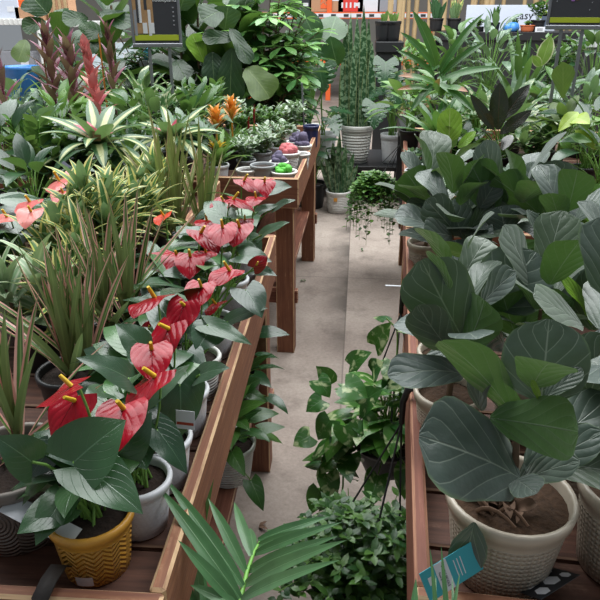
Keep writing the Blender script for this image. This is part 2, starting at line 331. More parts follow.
def thing(name, label, cat, loc, rz=0., group=None):
    o = bpy.data.objects.new(name, None); C.objects.link(o); o.empty_display_size = .05
    o.location = tuple(float(q) for q in loc); o.rotation_euler = (0, 0, rz); o['label'] = label; o['category'] = cat
    if group: o['group'] = group
    return o
def struct(o): o['kind'] = 'structure'; return o
def text(name, body, size, mat, parent, loc, rot, ext=.0006, align='CENTER'):
    cu = bpy.data.curves.new(name, 'FONT'); cu.body = body; cu.size = size; cu.extrude = ext; cu.align_x = align; cu.align_y = 'CENTER'; cu.resolution_u = 2
    to = bpy.data.objects.new('x', cu); C.objects.link(to); bpy.context.view_layer.update()
    me = bpy.data.meshes.new_from_object(to.evaluated_get(bpy.context.evaluated_depsgraph_get())); bpy.data.objects.remove(to)
    me.materials.clear(); me.materials.append(M[mat]); me.name = name
    o = bpy.data.objects.new(name, me); C.objects.link(o); o.parent = parent; o.location = loc; o.rotation_euler = rot; return o
# ------------------------------------------------------------------ plant parts (local to the plant's root)
def pot(r, rt, rb, h, mat, soil='soil', lip=.004, seg=30, soilz=.86, thick=.005):
    m = MB(); z1 = h*.84
    rr = lambda z: rb+(rt-rb)*z/h
    lathe(m, [(.001, 0), (rb*.9, 0), (rb, h*.025)] + [(rr(h*k), h*k) for k in (.25, .5, .75)] + [(rr(z1), z1), (rr(z1)+lip, z1+.002), (rt+lip, h-lip), (rt+lip*.5, h), (rt-thick*.6, h), (rt-thick, h-.004), (rr(h*soilz)-thick, h*(soilz-.06))], seg)
    m.build('pot', mat, r)
    m = MB(); zs = h*soilz; rs = rr(zs)-thick*.5; k = 9; a = np.linspace(0, 2*PI, 19)
    rad = np.linspace(0, 1, k); P = np.zeros((k, 19, 3))
    for i in range(k):
        hz = np.array([R.uniform(-.04, .05)*rt*(1 if i < k-1 else .3) for _ in range(18)]); hz = np.append(hz, hz[0])
        if i == 0: hz[:] = .03*rt
        P[i, :, 0] = rad[i]*rs*np.cos(a); P[i, :, 1] = rad[i]*rs*np.sin(a); P[i, :, 2] = zs+hz+.05*rt*(1-rad[i]**2)
    m.grid(P, np.repeat(rad[:, None], 19, 1), np.repeat(a[None]/6.28, k, 0)); m.build('soil', soil, r)
    return h*soilz
def tint(p=.25): return R.random()**2 if R.random() > p else R.uniform(.5, 1)
def petioled(fol, st, n, z0, rad, H, L, wl=.78, shape='heart', lobe=.28, el=(.3, -.7), bend=.5, fold=.12, wave=.0, mi=0, sr=.0022, nu=7, nv=4, up=.35, slots=0, az0=None, arc=6.2832, xmax=9.):
    az0 = R.random()*6 if az0 is None else az0
    for i in range(n):
        k = (i+.5)/n; az = az0+((i*2.39996+R.uniform(-.4, .4)) % arc); r_ = rad*math.sqrt(k)*R.uniform(.75, 1.1); h = H*(1-up*k-up*.8*R.random())
        if math.cos(az)*(r_+L*.7) > xmax: az = PI-az+R.uniform(-.3, .3); h *= R.uniform(.8, 1.15)
        p = np.array([math.cos(az)*r_, math.sin(az)*r_, z0+h]); e = el[0]+(el[1]-el[0])*k+R.uniform(-.25, .25)
        if st is not None: tube(st, bez((R.uniform(-.15, .15)*rad, R.uniform(-.15, .15)*rad, z0), (p[0]*.35, p[1]*.35, z0+h*.75), p, 5), sr, sr*.7, 5)
        l = L*R.uniform(.75, 1.12); t, nn = ae(az+R.uniform(-.5, .5)*(1 if xmax > 1 else .4), e, R.uniform(-.35, .35))
        leaf(fol, p, t, nn, l, l*wl, shape, bend*R.uniform(.5, 1.4), fold, lobe, wave, 2., nu, nv, tint(), mi, slots)
def rosette(fol, c, n, L, W, el=(1.35, .25), bend=.9, shape='strap', fold=.25, mi=0, nu=7, nv=4, az0=None, lv=.2, wave=0.):
    az0 = R.random()*6 if az0 is None else az0
    for i in range(n):
        k = (i+.5)/n; az = az0+i*2.39996+R.uniform(-.2, .2); e = el[0]+(el[1]-el[0])*k+R.uniform(-.12, .12)
        t, nn = ae(az, e, R.uniform(-.2, .2)); l = L*(1-lv*R.random())*(.8+.2*k if el[0] > 1 else 1)
        leaf(fol, np.asarray(c)+t*.004, t, nn, l, W*R.uniform(.85, 1.1), shape, bend*R.uniform(.5, 1.3)*(.4+.6*k), fold, 0, wave, 2., nu, nv, tint(), mi)
def branchy(fol, st, ns, z0, H, spread, nl, L, wl=.5, shape='ovate', el=(.7, -.3), bend=.6, mi=0, sr=.003, nu=5, nv=2, whorl=0, petiole=0., lobe=0., fold=.15, low=.25):
    for i in range(ns):
        az = i*2.39996+R.uniform(-.5, .5); k = math.sqrt((i+.3)/ns); lean = spread*k
        tip = np.array([math.cos(az)*lean, math.sin(az)*lean, z0+H*R.uniform(.75, 1.05)*(1-.25*k)])
        b = np.array([math.cos(az)*lean*.12, math.sin(az)*lean*.12, z0]); pts = bez(b, (tip[0]*.3, tip[1]*.3, z0+H*.6), tip, 7)
        if st is not None: tube(st, pts, sr, sr*.5, 5)
        for j in range(nl):
            f = low+(1-low)*(j+.5)/nl; x = f*7; q = int(min(x, 6.99)); p = pts[q]+(pts[q+1]-pts[q])*(x-q)
            la = j*2.39996+i+R.uniform(-.4, .4); e = el[1]+(el[0]-el[1])*f+R.uniform(-.3, .3)
            t, nn = ae(la, e, R.uniform(-.3, .3)); l = L*R.uniform(.7, 1.1)
            if whorl:
                pe = p+t*petiole
                if st is not None: tube(st, [p, p+t*petiole*.5, pe], sr*.5, sr*.4, 4, caps=False)
                for w in range(whorl):
                    t2, n2 = ae(la+w*2*PI/whorl+R.uniform(-.2, .2), R.uniform(-.5, .15), R.uniform(-.3, .3)); l2 = l*R.uniform(.75, 1.1)
                    leaf(fol, pe, t2, n2, l2, l2*wl, shape, bend, fold, 0, 0, 2, nu, nv, tint(), mi)
            else:
                leaf(fol, p+t*petiole, t, nn, l, l*wl, shape, bend*R.uniform(.4, 1.3), fold, lobe, 0, 2, nu, nv, tint(), mi)
def blades(fol, n, z0, rad, L, W, lean=.35, mi=0, nu=8, fold=.35, bend=.25, shape='blade', lv=.45, el0=None):
    for i in range(n):
        k = math.sqrt((i+.4)/n); az = i*2.39996+R.uniform(-.4, .4); t, nn = ae(az, PI/2-lean*k*R.uniform(.5, 1.2), R.uniform(-1, 1))
        leaf(fol, (math.cos(az)*rad*k*.5, math.sin(az)*rad*k*.5, z0), t, nn, L*(1-lv*R.random()), W*R.uniform(.8, 1.15), shape, bend*R.uniform(-.3, 1.2), fold, 0, 0, 2, nu, 4, tint(), mi)
def finish(r, fol=None, mats='mid', st=None, stm='stemg'):
    if st is not None and st.n: st.build('stem', stm, r)
    if fol is not None and fol.n: fol.build('foliage', mats, r)
def spike(r, z, H, n, L, W, mat, c=(0, 0), lean=(0, 0), stalk=.0, el=(1.2, .35), name='flower_spike'):
    """a bromeliad flower: a stalk with pointed bracts"""
    m = MB(); top = np.array([c[0]+lean[0], c[1]+lean[1], z+H]); bot = np.array([c[0], c[1], z])
    tube(m, [bot, (bot+top)/2, top], .006, .004, 6)
    for i in range(n):
        f = stalk+(1-stalk)*(i+.5)/n; p = bot+(top-bot)*f; e = el[1]+(el[0]-el[1])*f; t, nn = ae(i*2.39996, e+R.uniform(-.15, .15)); leaf(m, p, t, nn, L*(1.1-.45*f), W, 'lance', .5, .3, 0, 0, 2, 5, 2, tint())
    t, nn = ae(0, 1.5); leaf(m, top-t*L*.2, t, nn, L*.6, W*.7, 'lance', .1, .3, 0, 0, 2, 5, 2, .6)
    return m.build(name, mat, r)
def spathe(r, p0, p, size, az, el, mat='red', wl=.85, sp_el=None, roll=0., dark=0.):
    """an anthurium flower: stalk, heart shaped spathe and its spadix"""
    p0 = np.asarray(p0); p = np.asarray(p)
    t, n = ae(az, el, roll)
    base = p-t*size*.32
    m = MB(); leaf(m, base, t, n, size, size*wl*1.08, 'spathe', R.uniform(.3, .8), R.uniform(-.15, .12), .2, .05, 1.3, 10, 8, dark+R.random()*.7)
    f = m.build('flower', mat, r)
    m = MB(); tube(m, bez(p0, np.array((p0[0]*.4+base[0]*.6, p0[1]*.4+base[1]*.6, base[2]*.7+p0[2]*.3))-n*.05, base-n*.001, 7), .0022, .0018, 5); m.build('flower_stalk', 'stemg', f)
    d = nz(n*.8+t*.35+np.array([0, 0, .35])); m = MB(); b = base+t*.008+n*.002
    l = size*R.uniform(.3, .4); tube(m, [b, b+d*l*.3, b+d*l*.7, b+d*l*.92, b+d*l], size*.052, size*.036, 7); m.build('spadix', 'spadix', f)
# ------------------------------------------------------------------ the setting
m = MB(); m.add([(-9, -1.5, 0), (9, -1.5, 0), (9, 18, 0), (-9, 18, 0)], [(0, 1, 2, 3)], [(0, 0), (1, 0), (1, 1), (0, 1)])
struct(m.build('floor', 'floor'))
M['wall'] = plain('wall_paint', '#8a8680', .8, .2, 3.)
struct(bx('wall_back', 'wall', (0, 18.1, 2.2), (18, .2, 4.4)))
# ------------------------------------------------------------------ benches
def bench(label, corner, rz, length, width, sg, deck_z, top=.906, front=.14, shelf=.36, nposts=2):
    r = thing('plant_bench', label, 'bench', (corner[0], corner[1], 0), rz); th = .022
    for j in range(nposts):
        y = .05+(length-.1)*j/(nposts-1)
        for x in (.047+th, width-.07):
            bx('post', 'wood', (sg*x, y, (deck_z-.027)/2), (.088, .088, deck_z-.027), r, .004)
    bx('side_rail', 'wood' if sg < 0 else 'rwood', (sg*th/2, length/2, top-front/2), (th, length, front), r, .005)
    bx('side_rail', 'wood', (sg*(width-th/2), length/2, top-front/2), (th, length, front), r, .005)
    for y in (-th/2-.001, length+th/2+.001): bx('end_rail', 'wood', (sg*width/2, y, top-front/2), (width, th, front), r, .005)
    m = MB(); n = int(length/.12); w = length/n
    for i in range(n): box(m, (sg*width/2, w*(i+.5), deck_z-.0125), (width-2*th-.004, w-.008, .025), .003)
    m.build('deck', 'deck', r, smooth=False)
    m = MB(); n = max(4, int(width/.16)); w = (width-.1)/n
    for i in range(n): box(m, (sg*(.05+w*(i+.5)), length/2, shelf-.0125), (w-.02, length-.02, .025), .003)
    for y in (.05, length-.05): box(m, (sg*width/2, y, shelf-.06), (width-.02, .036, .07), .003)
    m.build('lower_shelf', 'wood2', r, smooth=False)
    return r
ZL, ZF, ZR, ZB = .855, .84, .85, .85
bench('reddish wooden plant bench front left with anthuriums along its rail', (-.23, .605), .022, 1.455, 1.3, -1, ZL)
bench('reddish wooden plant bench with succulents, behind the front left bench', (-.258, 2.9), -.009, 1.42, 1.5, -1, ZF)
bench('wooden bench at far left, buried under foliage plants', (-.6, 2.13), 0, .66, 1.6, -1, ZF)
bench('wooden bench at far left edge beside the bench with succulents', (-1.8, 2.9), 0, 1.42, 1.3, -1, ZF)
bench('reddish wooden bench front right holding fiddle leaf figs in greige pots', (.096, .645), -.052, 1.53, 1.2, 1, ZR)
bench('wooden bench back right crowded with mixed foliage plants', (.18, 2.24), -.052, 2.06, 1.75, 1, ZB, nposts=3)
# ------------------------------------------------------------------ helpers for placing plants
Z3 = np.array([0, 0, 1.])
def hero(fol, loc, b, t, W, nm=(1, .4, 0), bend=.3, shape='fiddle', mi=0, fold=.1, wave=.028, lobe=0., nu=12, nv=8, tn=None, vb=0.):
    p = at(b[0], b[1], d=b[2]); q = at(t[0], t[1], d=t[2]); mid = (p+q)/2; zc = np.dot(mid-CAM, FW)
    n = nm[0]*nz(CAM-mid)+nm[1]*Z3+nm[2]*RT
    leaf(fol, p-loc, q-p, n, np.linalg.norm(q-p), W*zc/F, shape, bend, fold, lobe, wave, 1.5, nu, nv, R.random()*.4 if tn is None else tn, mi, 0, vb)
def figfill(fol, n, z0, H, L, c=(0, 0), wl=.75, mi=0, el=(1.1, -.1), shape='fiddle', r0=.015, low=.25):
    for i in range(n):
        f = (i+.5)/n; az = i*2.39996+R.uniform(-.3, .3); e = el[1]+(el[0]-el[1])*f+R.uniform(-.2, .2); t, nn = ae(az, e, R.uniform(-.4, .4))
        l = L*R.uniform(.75, 1.1); p = np.array([c[0], c[1], z0+H*(low+(1-low)*f)])+t*(r0+.02)
        leaf(fol, p, t, nn, l, l*wl*R.uniform(.85, 1.1), shape, R.uniform(.2, .9), R.uniform(.0, .25), 0, .02, 1.5, 9, 6, tint(), mi)
def plant(name, label, cat, base, group=None): return thing(name, label, cat, base, 0, group)
FIG = ['fig', 'fig_lime']
# ------------------------------------------------------------------ fiddle leaf figs, front right bench
def fig(label, base, rt, h, H, heroes, nf, L, mat='cream', trunks=1, lime=True, el=(1.1, -.1), tip=None, low=.25):
    base = np.array(base); r = plant('fiddle_leaf_fig', label, 'fiddle leaf fig', base, None)
    z0 = pot(r, rt, rt*.78, h, mat, 'coir'); fol = MB(); st = MB()
    for k in range(trunks):
        c = np.array([(k-(trunks-1)/2)*.03, 0, 0]); top = c*1.5+np.array([R.uniform(-.02, .02), R.uniform(-.02, .02), z0+H])
        tube(st, bez(c+[0, 0, z0-.02], c+[.008, .0, z0+H*.5], top*[1, 1, 0]+[0, 0, z0+H*.8], 5), .0065, .003, 7)
        figfill(fol, nf, z0, H, L, c, el=el, low=low)
    for hh in heroes: hero(fol, base, *hh[0], **hh[1])
    st.build('stem', 'bark', r); fol.build('foliage', FIG, r); return r
def H_(b, t, W, nm=(1, .4, 0), **k): return ((b, t, W, nm), k)
bA = (at(510, 494, z=.985)*[1, 1, 0])+[0, 0, ZR]
yA = bA[1]
figA = fig('fiddle leaf fig in greige dimpled pot with bare brown coir soil, nearest', bA, .086, .14, .2, [
    H_((520, 478, yA-.01), (419, 436, yA-.05), 104, (1, .7, -.2), bend=.5, fold=.08),
    H_((541, 402, yA-.02), (549, 319, yA+.01), 84, (1.2, .25, .05), bend=.15, fold=.05, shape='round'),
    H_((528, 440, yA), (441, 341, yA-.03), 50, (-1, .25, .6), bend=.6, fold=.25),
    H_((490, 418, yA), (578, 432, yA-.12), 62, (-1, .1, .1), bend=.4, fold=.1),
    H_((480, 410, yA+.03), (488, 350, yA+.02), 36, (.8, .4, -.8), bend=.5, fold=.2),
    H_((525, 470, yA), (612, 396, yA+.06), 52, (1, .5, -.2), bend=.4),
    H_((518, 482, yA), (604, 432, yA-.02), 40, (1, .9, 0), bend=.4),
    H_((520, 485, yA), (580, 462, yA-.06), 34, (1, .8, 0), bend=.6),
    H_((545, 398, yA-.03), (582, 368, yA-.02), 22, (1, .3, -.6), bend=.3, tn=.6),
    H_((540, 402, yA-.04), (531, 380, yA-.05), 8, (1, .2, .3), mi=1, bend=.4),
    H_((515, 480, yA-.03), (536, 494, yA-.08), 36, (1, .6, 0), bend=.6),
], 3, .1)
m = MB()
for a0, b0 in ((( -.05, -.03), (-.005, -.062)), ((-.062, .0), (-.03, -.04)), ((-.02, -.03), (.012, -.058))):
    tube(m, bez((a0[0], a0[1], .128), (a0[0]*.6+b0[0]*.4, a0[1]*.6+b0[1]*.4+.01, .15), (b0[0], b0[1], .132), 5), .0035, .002, 5)
    for q_ in range(4): t, nn = ae(R.random()*6, .2, R.uniform(-.8, .8)); leaf(m, (a0[0]*.7+R.uniform(-.01, .02), a0[1]*.7+R.uniform(-.015, .005), .128), t, nn, .032, .016, 'ovate', 1.8, .5, 0, .12)
m.build('dead_leaf', 'dry', figA)
bF2 = np.array([xz(633, yA+.02, .93), yA+.02, ZR])
fig('fiddle leaf fig in pale glazed pot cut off by the right edge', bF2, .082, .15, .2, [H_((640, 430, yA+.06), (598, 440, yA+.0), 24, (1, .8, 0), bend=.7)], 5, .1, 'cream', low=.5)
bF3 = at(574, 452, z=.93)*[1, 1, 0]+[0, 0, ZR]
fig('fiddle leaf fig in light taupe pot right behind the nearest one', bF3, .078, .135, .22, [
    H_((572, 400, bF3[1]), (612, 335, bF3[1]), 50, (1, .4, 0)), H_((578, 420, bF3[1]), (598, 372, bF3[1]-.05), 44, (1, .6, .2)), H_((560, 415, bF3[1]), (600, 400, bF3[1]-.06), 40, (1, .7, 0))], 7, .12, 'gtaupe', low=.5)
bB = at(447, 408, z=.93)*[1, 1, 0]+[0, 0, ZR]; y = bB[1]
fig('fiddle leaf fig in cream pot at the rail with one grey leaf hanging over it', bB, .06, .12, .2, [
    H_((462, 374, y-.02), (388, 376, y-.1), 42, (1, .8, 0), bend=.7, fold=.15),
    H_((470, 352, y), (421, 260, y+.02), 70, (1.1, .4, -.3), bend=.35, fold=.1),
    H_((450, 350, y), (418, 305, y-.03), 44, (1, .3, -.5), bend=.5),
    H_((462, 352, y-.02), (484, 300, y-.04), 50, (-.8, .5, .9), bend=.6, fold=.2),
    H_((482, 305, y), (516, 272, y-.03), 34, (.8, .8, -.2), bend=.5, fold=.2),
    H_((468, 362, y), (500, 385, y-.03), 34, (1, .6, 0), bend=.5)], 5, .1)
bC = at(447, 368, z=.93)*[1, 1, 0]+[0, 0, ZR]; y = bC[1]
fig('fiddle leaf fig in cream pot with brown soil, second along the right rail', bC, .06, .12, .22, [
    H_((452, 345, y), (428, 372, y-.08), 24, (1, .8, 0), bend=.7),
    H_((480, 310, y+.02), (492, 248, y+.05), 60, (1.2, .3, -.1), bend=.2)], 6, .1)
bD = at(525, 395, z=.93)*[1, 1, 0]+[0, 0, ZR]; y = bD[1]
fig('fiddle leaf fig with a broad wrinkled leaf, behind the nearest one', bD, .06, .12, .2, [
    H_((494, 308, y), (536, 252, y+.03), 74, (1.2, .35, 0), bend=.3, shape='round', wave=.03),
    H_((515, 335, y), (503, 296, y-.03), 46, (-1, .2, -.1), bend=.5, fold=.25),
    H_((515, 333, y), (572, 300, y-.02), 40, (-.7, .8, .4), bend=.5, fold=.3),
    H_((520, 330, y), (556, 352, y-.04), 40, (1, .6, 0)),
    H_((505, 345, y), (478, 330, y-.05), 34, (1, .5, 0))], 12, .11)
bE = at(596, 385, z=.93)*[1, 1, 0]+[0, 0, ZR]; y = bE[1]
fig('fiddle leaf fig with pale grey leaves at the right edge, mid bench', bE, .06, .12, .24, [
    H_((566, 300, y+.02), (606, 248, y+.05), 62, (1, .6, 0), bend=.4),
    H_((592, 330, y-.05), (598, 264, y-.05), 42, (1.2, .2, -.1), bend=.2, mi=0, tn=1.0, shape='round'),
    H_((592, 325, y-.06), (559, 275, y-.06), 15, (1, .3, .8), mi=1, bend=.5, fold=.3),
    H_((585, 325, y), (545, 280, y), 30, (1, .6, .4), bend=.5),
    H_((590, 335, y), (618, 352, y-.06), 50, (1, .6, 0), bend=.5)], 12, .12)
bF = at(424, 260, z=ZR+.05)*[1, 1, 0]+[0, 0, ZR]; y = bF[1]
fig('fiddle leaf fig in tan pot with upright green leaves, at the far rail end', bF, .052, .11, .2, [
    H_((437, 215, y), (406, 172, y-.03), 40, (-1, .3, -.3), bend=.5, fold=.2),
    H_((446, 190, y), (438, 160, y+.1), 36, (-1, .2, 0), bend=.2, fold=.1),
    H_((452, 225, y), (407, 202, y-.08), 20, (1, 1, 0), bend=.5),
    H_((455, 222, y-.04), (408, 214, y-.1), 26, (1, .6, -.2), bend=.6)], 13, .14)
bG = at(422, 286, z=ZR+.05)*[1, 1, 0]+[0, 0, ZR]; y = bG[1]
fig('fiddle leaf fig in tan pot with a dense cluster of grey leaves', bG+[.07, .02, 0], .052, .11, .2, [
    H_((455, 232, y), (426, 200, y), 36, (1, .5, 0)), H_((452, 236, y-.02), (424, 232, y-.06), 34, (1, .6, -.2)), H_((462, 236, y), (452, 205, y+.02), 34, (1, .4, 0)),
    H_((465, 240, y), (470, 196, y+.05), 40, (1, .5, .1)), H_((466, 240, y-.04), (494, 234, y-.08), 34, (1, .7, 0)), H_((470, 230, y), (492, 196, y), 16, (1, .5, .4), tn=.9, bend=.4), H_((455, 240, y-.05), (462, 262, y-.1), 36, (1, .5, 0), bend=.7)], 14, .12)
bH = at(505, 290, z=ZR+.05)*[1, 1, 0]+[0, 0, ZR]; y = bH[1]
fig('fiddle leaf fig with a very large round leaf standing up at the back', bH, .056, .12, .22, [
    H_((553, 202, y), (556, 160, y+.03), 48, (1.2, .3, 0), bend=.15, shape='round'),
    H_((535, 198, y), (530, 162, y+.05), 30, (1.1, .4, -.3), bend=.3),
    H_((495, 212, y), (470, 162, y), 42, (-1, .3, -.1), bend=.3, fold=.15),
    H_((500, 200, y+.08), (486, 140, y+.12), 30, (1, .3, -.6), bend=.5, fold=.3),
    H_((540, 215, y-.03), (494, 178, y-.02), 42, (-1, .5, .2), bend=.4, fold=.2),
    H_((552, 228, y), (528, 186, y), 30, (-1, .2, .7), bend=.4, fold=.2),
    H_((515, 225, y), (500, 178, y+.04), 36, (1, .5, 0), bend=.4),
    H_((505, 232, y-.05), (500, 206, y-.03), 38, (1, .7, 0), bend=.5, wave=.06),
    H_((480, 208, y), (496, 182, y), 24, (1, .6, .3), bend=.4)], 14, .14)
bI = at(548, 320, z=ZR+.05)*[1, 1, 0]+[0, 0, ZR]; y = bI[1]
fig('fiddle leaf fig with narrow drooping grey leaf, mid bench', bI, .056, .12, .2, [
    H_((527, 210, y-.02), (550, 254, y-.06), 20, (1, .5, .5), bend=.5, fold=.3),
    H_((553, 232, y), (556, 196, y+.03), 17, (1, .3, -.3), bend=.3),
    H_((545, 250, y), (562, 220, y), 16, (1, .5, 0)), H_((560, 235, y), (584, 228, y-.05), 18, (1, .9, 0)),
    H_((480, 262, y-.05), (432, 246, y-.08), 20, (-.7, .5, .3), fold=.3), H_((478, 262, y-.08), (546, 252, y-.08), 28, (-.8, .4, .2), bend=.3, fold=.3)], 16, .12)
bJ = at(592, 300, z=ZR+.05)*[1, 1, 0]+[0, 0, ZR]; y = bJ[1]
r = plant('young_rubber_plant', 'young plant with small oval bright green leaves at the right, above grey fig leaves', 'rubber plant', bJ)
z0 = pot(r, .055, .045, .11, 'black'); fol = MB(); st = MB(); tube(st, [(0, 0, z0), (.004, 0, z0+.12), (0, 0, z0+.24)], .004, .003)
for b, t, W in (((577, 215, y), (572, 194, y-.02), 16), ((585, 225, y), (586, 208, y-.02), 15), ((592, 212, y), (592, 186, y), 12), ((588, 230, y), (606, 222, y-.04), 14), ((583, 236, y), (594, 240, y-.05), 12), ((580, 190, y), (575, 176, y), 10), ((590, 195, y), (606, 186, y), 14)):
    hero(fol, bJ, b, t, W, (1, .4, R.uniform(-.4, .4)), shape='ellip', tn=R.random())
branchy(fol, st, 2, z0, .22, .03, 9, .055, .55, 'ellip'); finish(r, fol, 'light', st, 'stemg')
# ------------------------------------------------------------------ plant tags
def tag_card(name, label, p, u, v, w, h, mats, build=None):
    """a printed card: corner p, edges along u (w) and v (h)"""
    u = nz(u); v = np.asarray(v, float); v = nz(v-u*np.dot(u, v)); n = np.cross(u, v)
    r = thing(name, label, 'plant tag', p); r.rotation_mode = 'QUATERNION'
    r.rotation_quaternion = Matrix((u, v, n)).transposed().to_quaternion()
    bx('card', mats, (w/2, h/2, 0), (w, h, .0008), r, .0001)
    if build: build(r, w, h)
    return r
def fiddle_tag(r, w, h):
    bx('print_band', 'paper', (w/2, h*.36, .0006), (w*.98, h*.22, .0003), r, .00005)
    text('lettering', 'LITTLE FIDDLE', w*.115, 'ink', r, (w/2, h*.38, .001), (0, 0, 0), .0001)
    text('lettering', 'Ficus lyrata', w*.09, 'ink', r, (w/2, h*.3, .001), (0, 0, 0), .0001)
    for k in range(3): bx('print_line', 'paper', (w*.5, h*(.58+.06*k), .0006), (w*.6, h*.015, .0002), r, .00004)
    bx('print_mark', 'paper', (w*.4, h*.13, .0006), (w*.26, h*.07, .0002), r, .00004)
p0 = at(419, 574, d=yA-.125); p1 = at(428, 597, d=yA-.13); p3 = at(454, 516, d=yA-.085)
tag_card('plant_tag', 'teal plant tag with a white band of black lettering, leaning at the nearest greige pot', p0, p1-p0, p3-p0, np.linalg.norm(p1-p0)*1.25, np.linalg.norm(p3-p0), 'teal', fiddle_tag)
p0 = at(541, 600, d=yA-.10); p1 = at(580, 575, d=yA-.06); p3 = at(545, 572, d=yA-.03)
def mosaic(r, w, h):
    for a, b, c, d in ((.26, .72, .27, .26), (.6, .4, .27, .28), (.78, .82, .26, .2), (.24, .24, .22, .24), (.88, .3, .14, .2)):
        m = MB(); an = np.linspace(0, 2*PI, 7)[:-1]; m.add([(w*(a+c*.6*math.cos(q)), h*(b+d*.8*math.sin(q)), .0007) for q in an], [tuple(range(6))], np.zeros((6, 2))); m.build('print_patch', 'paper', r)
tag_card('plant_tag', 'dark plant tag printed with pale leaf shapes, standing right of the nearest greige pot', p0, p1-p0, p3-p0, np.linalg.norm(p1-p0), .062, 'ink', mosaic)
bl = at(470, 552, d=yA-.082)
m = MB(); t, nn = ae(.4, -1.1); 
o = thing('fallen_leaf', 'dark green leaf hanging beside the teal tag on the greige pot', 'leaf', bl)
leaf(m, (0, 0, .05), nz([-.12, -.03, -1]), np.array([0, -1, .3]), .1, .05, 'ellip', .4, .2, 0, .02); m.build('leaf_blade', 'fig', o)
# ------------------------------------------------------------------ anthuriums on the front left bench
def anth(label, base, rt, h, mat, flowers, n, H=.14, L=.105, rad=.09, heroes=(), fmat='red', small=False, el=(.2, -.75), xmax=.06):
    base = np.array(base, float); base[0] = min(base[0], -.23-.022*(base[1]-.6)-.022-rt-.003); r = plant('anthurium', label, 'anthurium', base)
    z0 = pot(r, rt, rt*.8, h, mat); fol = MB(); st = MB()
    petioled(fol, st, n+4, z0, rad, H, L, .72, 'heart', .28, el, .6, .1, .01, nu=8, nv=6, xmax=xmax)
    for b, t, W, nm in heroes:
        hero(fol, base, b, t, W, nm, .45, 'heart', lobe=.26, fold=.1, nu=10, nv=8)
        q = at(*b[:2], d=b[2])-base; tube(st, bez((R.uniform(-.02, .02), R.uniform(-.02, .02), z0), (q[0]*.3, q[1]*.3, z0+q[2]*.5), q, 5), .0025, .002, 5)
    for px, py, dy, sz, az, e, ro in flowers:
        p = at(px, py, d=base[1]+dy)-base; zc = np.dot(p+base-CAM, FW); az = -1.57+.45*az+R.uniform(-.4, .4) if e < .5 else az; e = e*.6-R.uniform(.1, .55) if e < .5 else e
        spathe(r, (R.uniform(-.02, .02), R.uniform(-.02, .02), z0), p, sz*zc/F, az, e, fmat, roll=ro)
    fol.build('foliage', 'anth', r); st.build('stem', 'stemg', r); return r
def lb(px, py, z=.93, deck=ZL): return at(px, py, z=z)*[1, 1, 0]+[0, 0, deck]
a1 = at(95, 540, z=.9)*[1, 1, 0]+[0, 0, ZL]; y = a1[1]
A1 = anth('red anthurium in an ochre yellow herringbone pot at the bench corner', a1, .058, .1, 'yel', [
    (64, 392, -.02, 50, -2.2, -.1, .2), (70, 410, .03, 50, -1.2, -.3, -.2), (122, 420, .02, 56, .3, -.25, .1)], 7, .12, .085, .06, [
    ((74, 462, y-.06), (126, 420, y-.02), 74, (1, .7, 0)), ((84, 466, y-.06), (143, 514, y-.09), 58, (1, .8, .2)), ((62, 506, y-.05), (17, 534, y-.1), 44, (1, .7, -.3)),
    ((118, 455, y), (152, 412, y+.03), 46, (1, .4, .4)), ((50, 450, y), (30, 478, y-.02), 36, (1, .6, -.5)), ((60, 470, y), (36, 462, y), 34, (1, .6, 0)), ((32, 462, y-.04), (-6, 436, y-.06), 44, (1, .6, -.3))])
tagA = at(2, 520, d=y-.03); 
tag_card('plant_tag', 'white plant card lying across the ochre pot rim, under a heart shaped leaf', at(68, 548, d=y-.055), at(0, 512, d=y-.02)-at(68, 548, d=y-.055), at(66, 536, d=y-.04)-at(68, 548, d=y-.055), .12, .03, 'paper')
m = MB(); r = thing('pot_sticker', 'small white price sticker low on the ochre herringbone pot', 'sticker', a1)
aa = np.linspace(-1.75, -1.3, 6); rs_ = .0515
P_ = np.array([[(math.cos(q)*(rs_+zq*.12), math.sin(q)*(rs_+zq*.12), zq) for zq in (.012, .03)] for q in aa]); m.grid(P_, np.zeros((6, 2)), np.zeros((6, 2))); m.build('sticker_face', 'paper', r)
# pots along the rail
a2 = at(138, 486, z=.93)*[1, 1, 0]+[0, 0, ZL]; y2 = a2[1]
anth('red anthurium in a white patterned pot, second along the left rail', a2, .05, .095, 'white', [(148, 386, .0, 54, -.6, -.5, .3), (152, 357, .05, 46, .5, .2, 0), (120, 400, .1, 30, -2, 0, 0)], 8, .15, .1, .07, [
    ((130, 436, y2-.03), (147, 470, y2-.07), 52, (1, .6, 0)), ((158, 430, y2-.03), (187, 474, y2-.05), 34, (1, .6, .4)), ((128, 378, y2), (76, 358, y2-.04), 36, (.7, .9, 0)), ((104, 392, y2), (84, 398, y2-.04), 26, (.8, .8, 0))])
a3 = at(177, 446, z=.93)*[1, 1, 0]+[0, 0, ZL]; y3 = a3[1]
anth('red anthurium in a wide white patterned pot third along the left rail', a3, .054, .095, 'white', [(166, 338, .02, 46, -.9, -.5, .2), (150, 303, .1, 46, .2, .0, .3)], 8, .16, .1, .075, [
    ((180, 385, y3-.02), (178, 440, y3-.04), 54, (.9, .3, .6)), ((200, 375, y3), (230, 368, y3-.02), 28, (.8, .9, 0)), ((140, 345, y3), (115, 324, y3), 34, (.6, .9, 0))])
a4 = at(200, 398, z=.93)*[1, 1, 0]+[0, 0, ZL]; y4 = a4[1]
anth('red anthurium in a white pot, fourth along the left rail', a4, .048, .095, 'white', [(182, 312, .02, 36, -.7, -.4, -.2), (200, 292, .1, 34, -.3, -.1, 0), (176, 262, .3, 34, -.2, -.3, 0)], 8, .16, .1, .08, [
    ((208, 325, y4), (252, 345, y4-.02), 22, (.8, 1, 0)), ((210, 330, y4), (196, 352, y4-.04), 36, (1, .6, 0))])
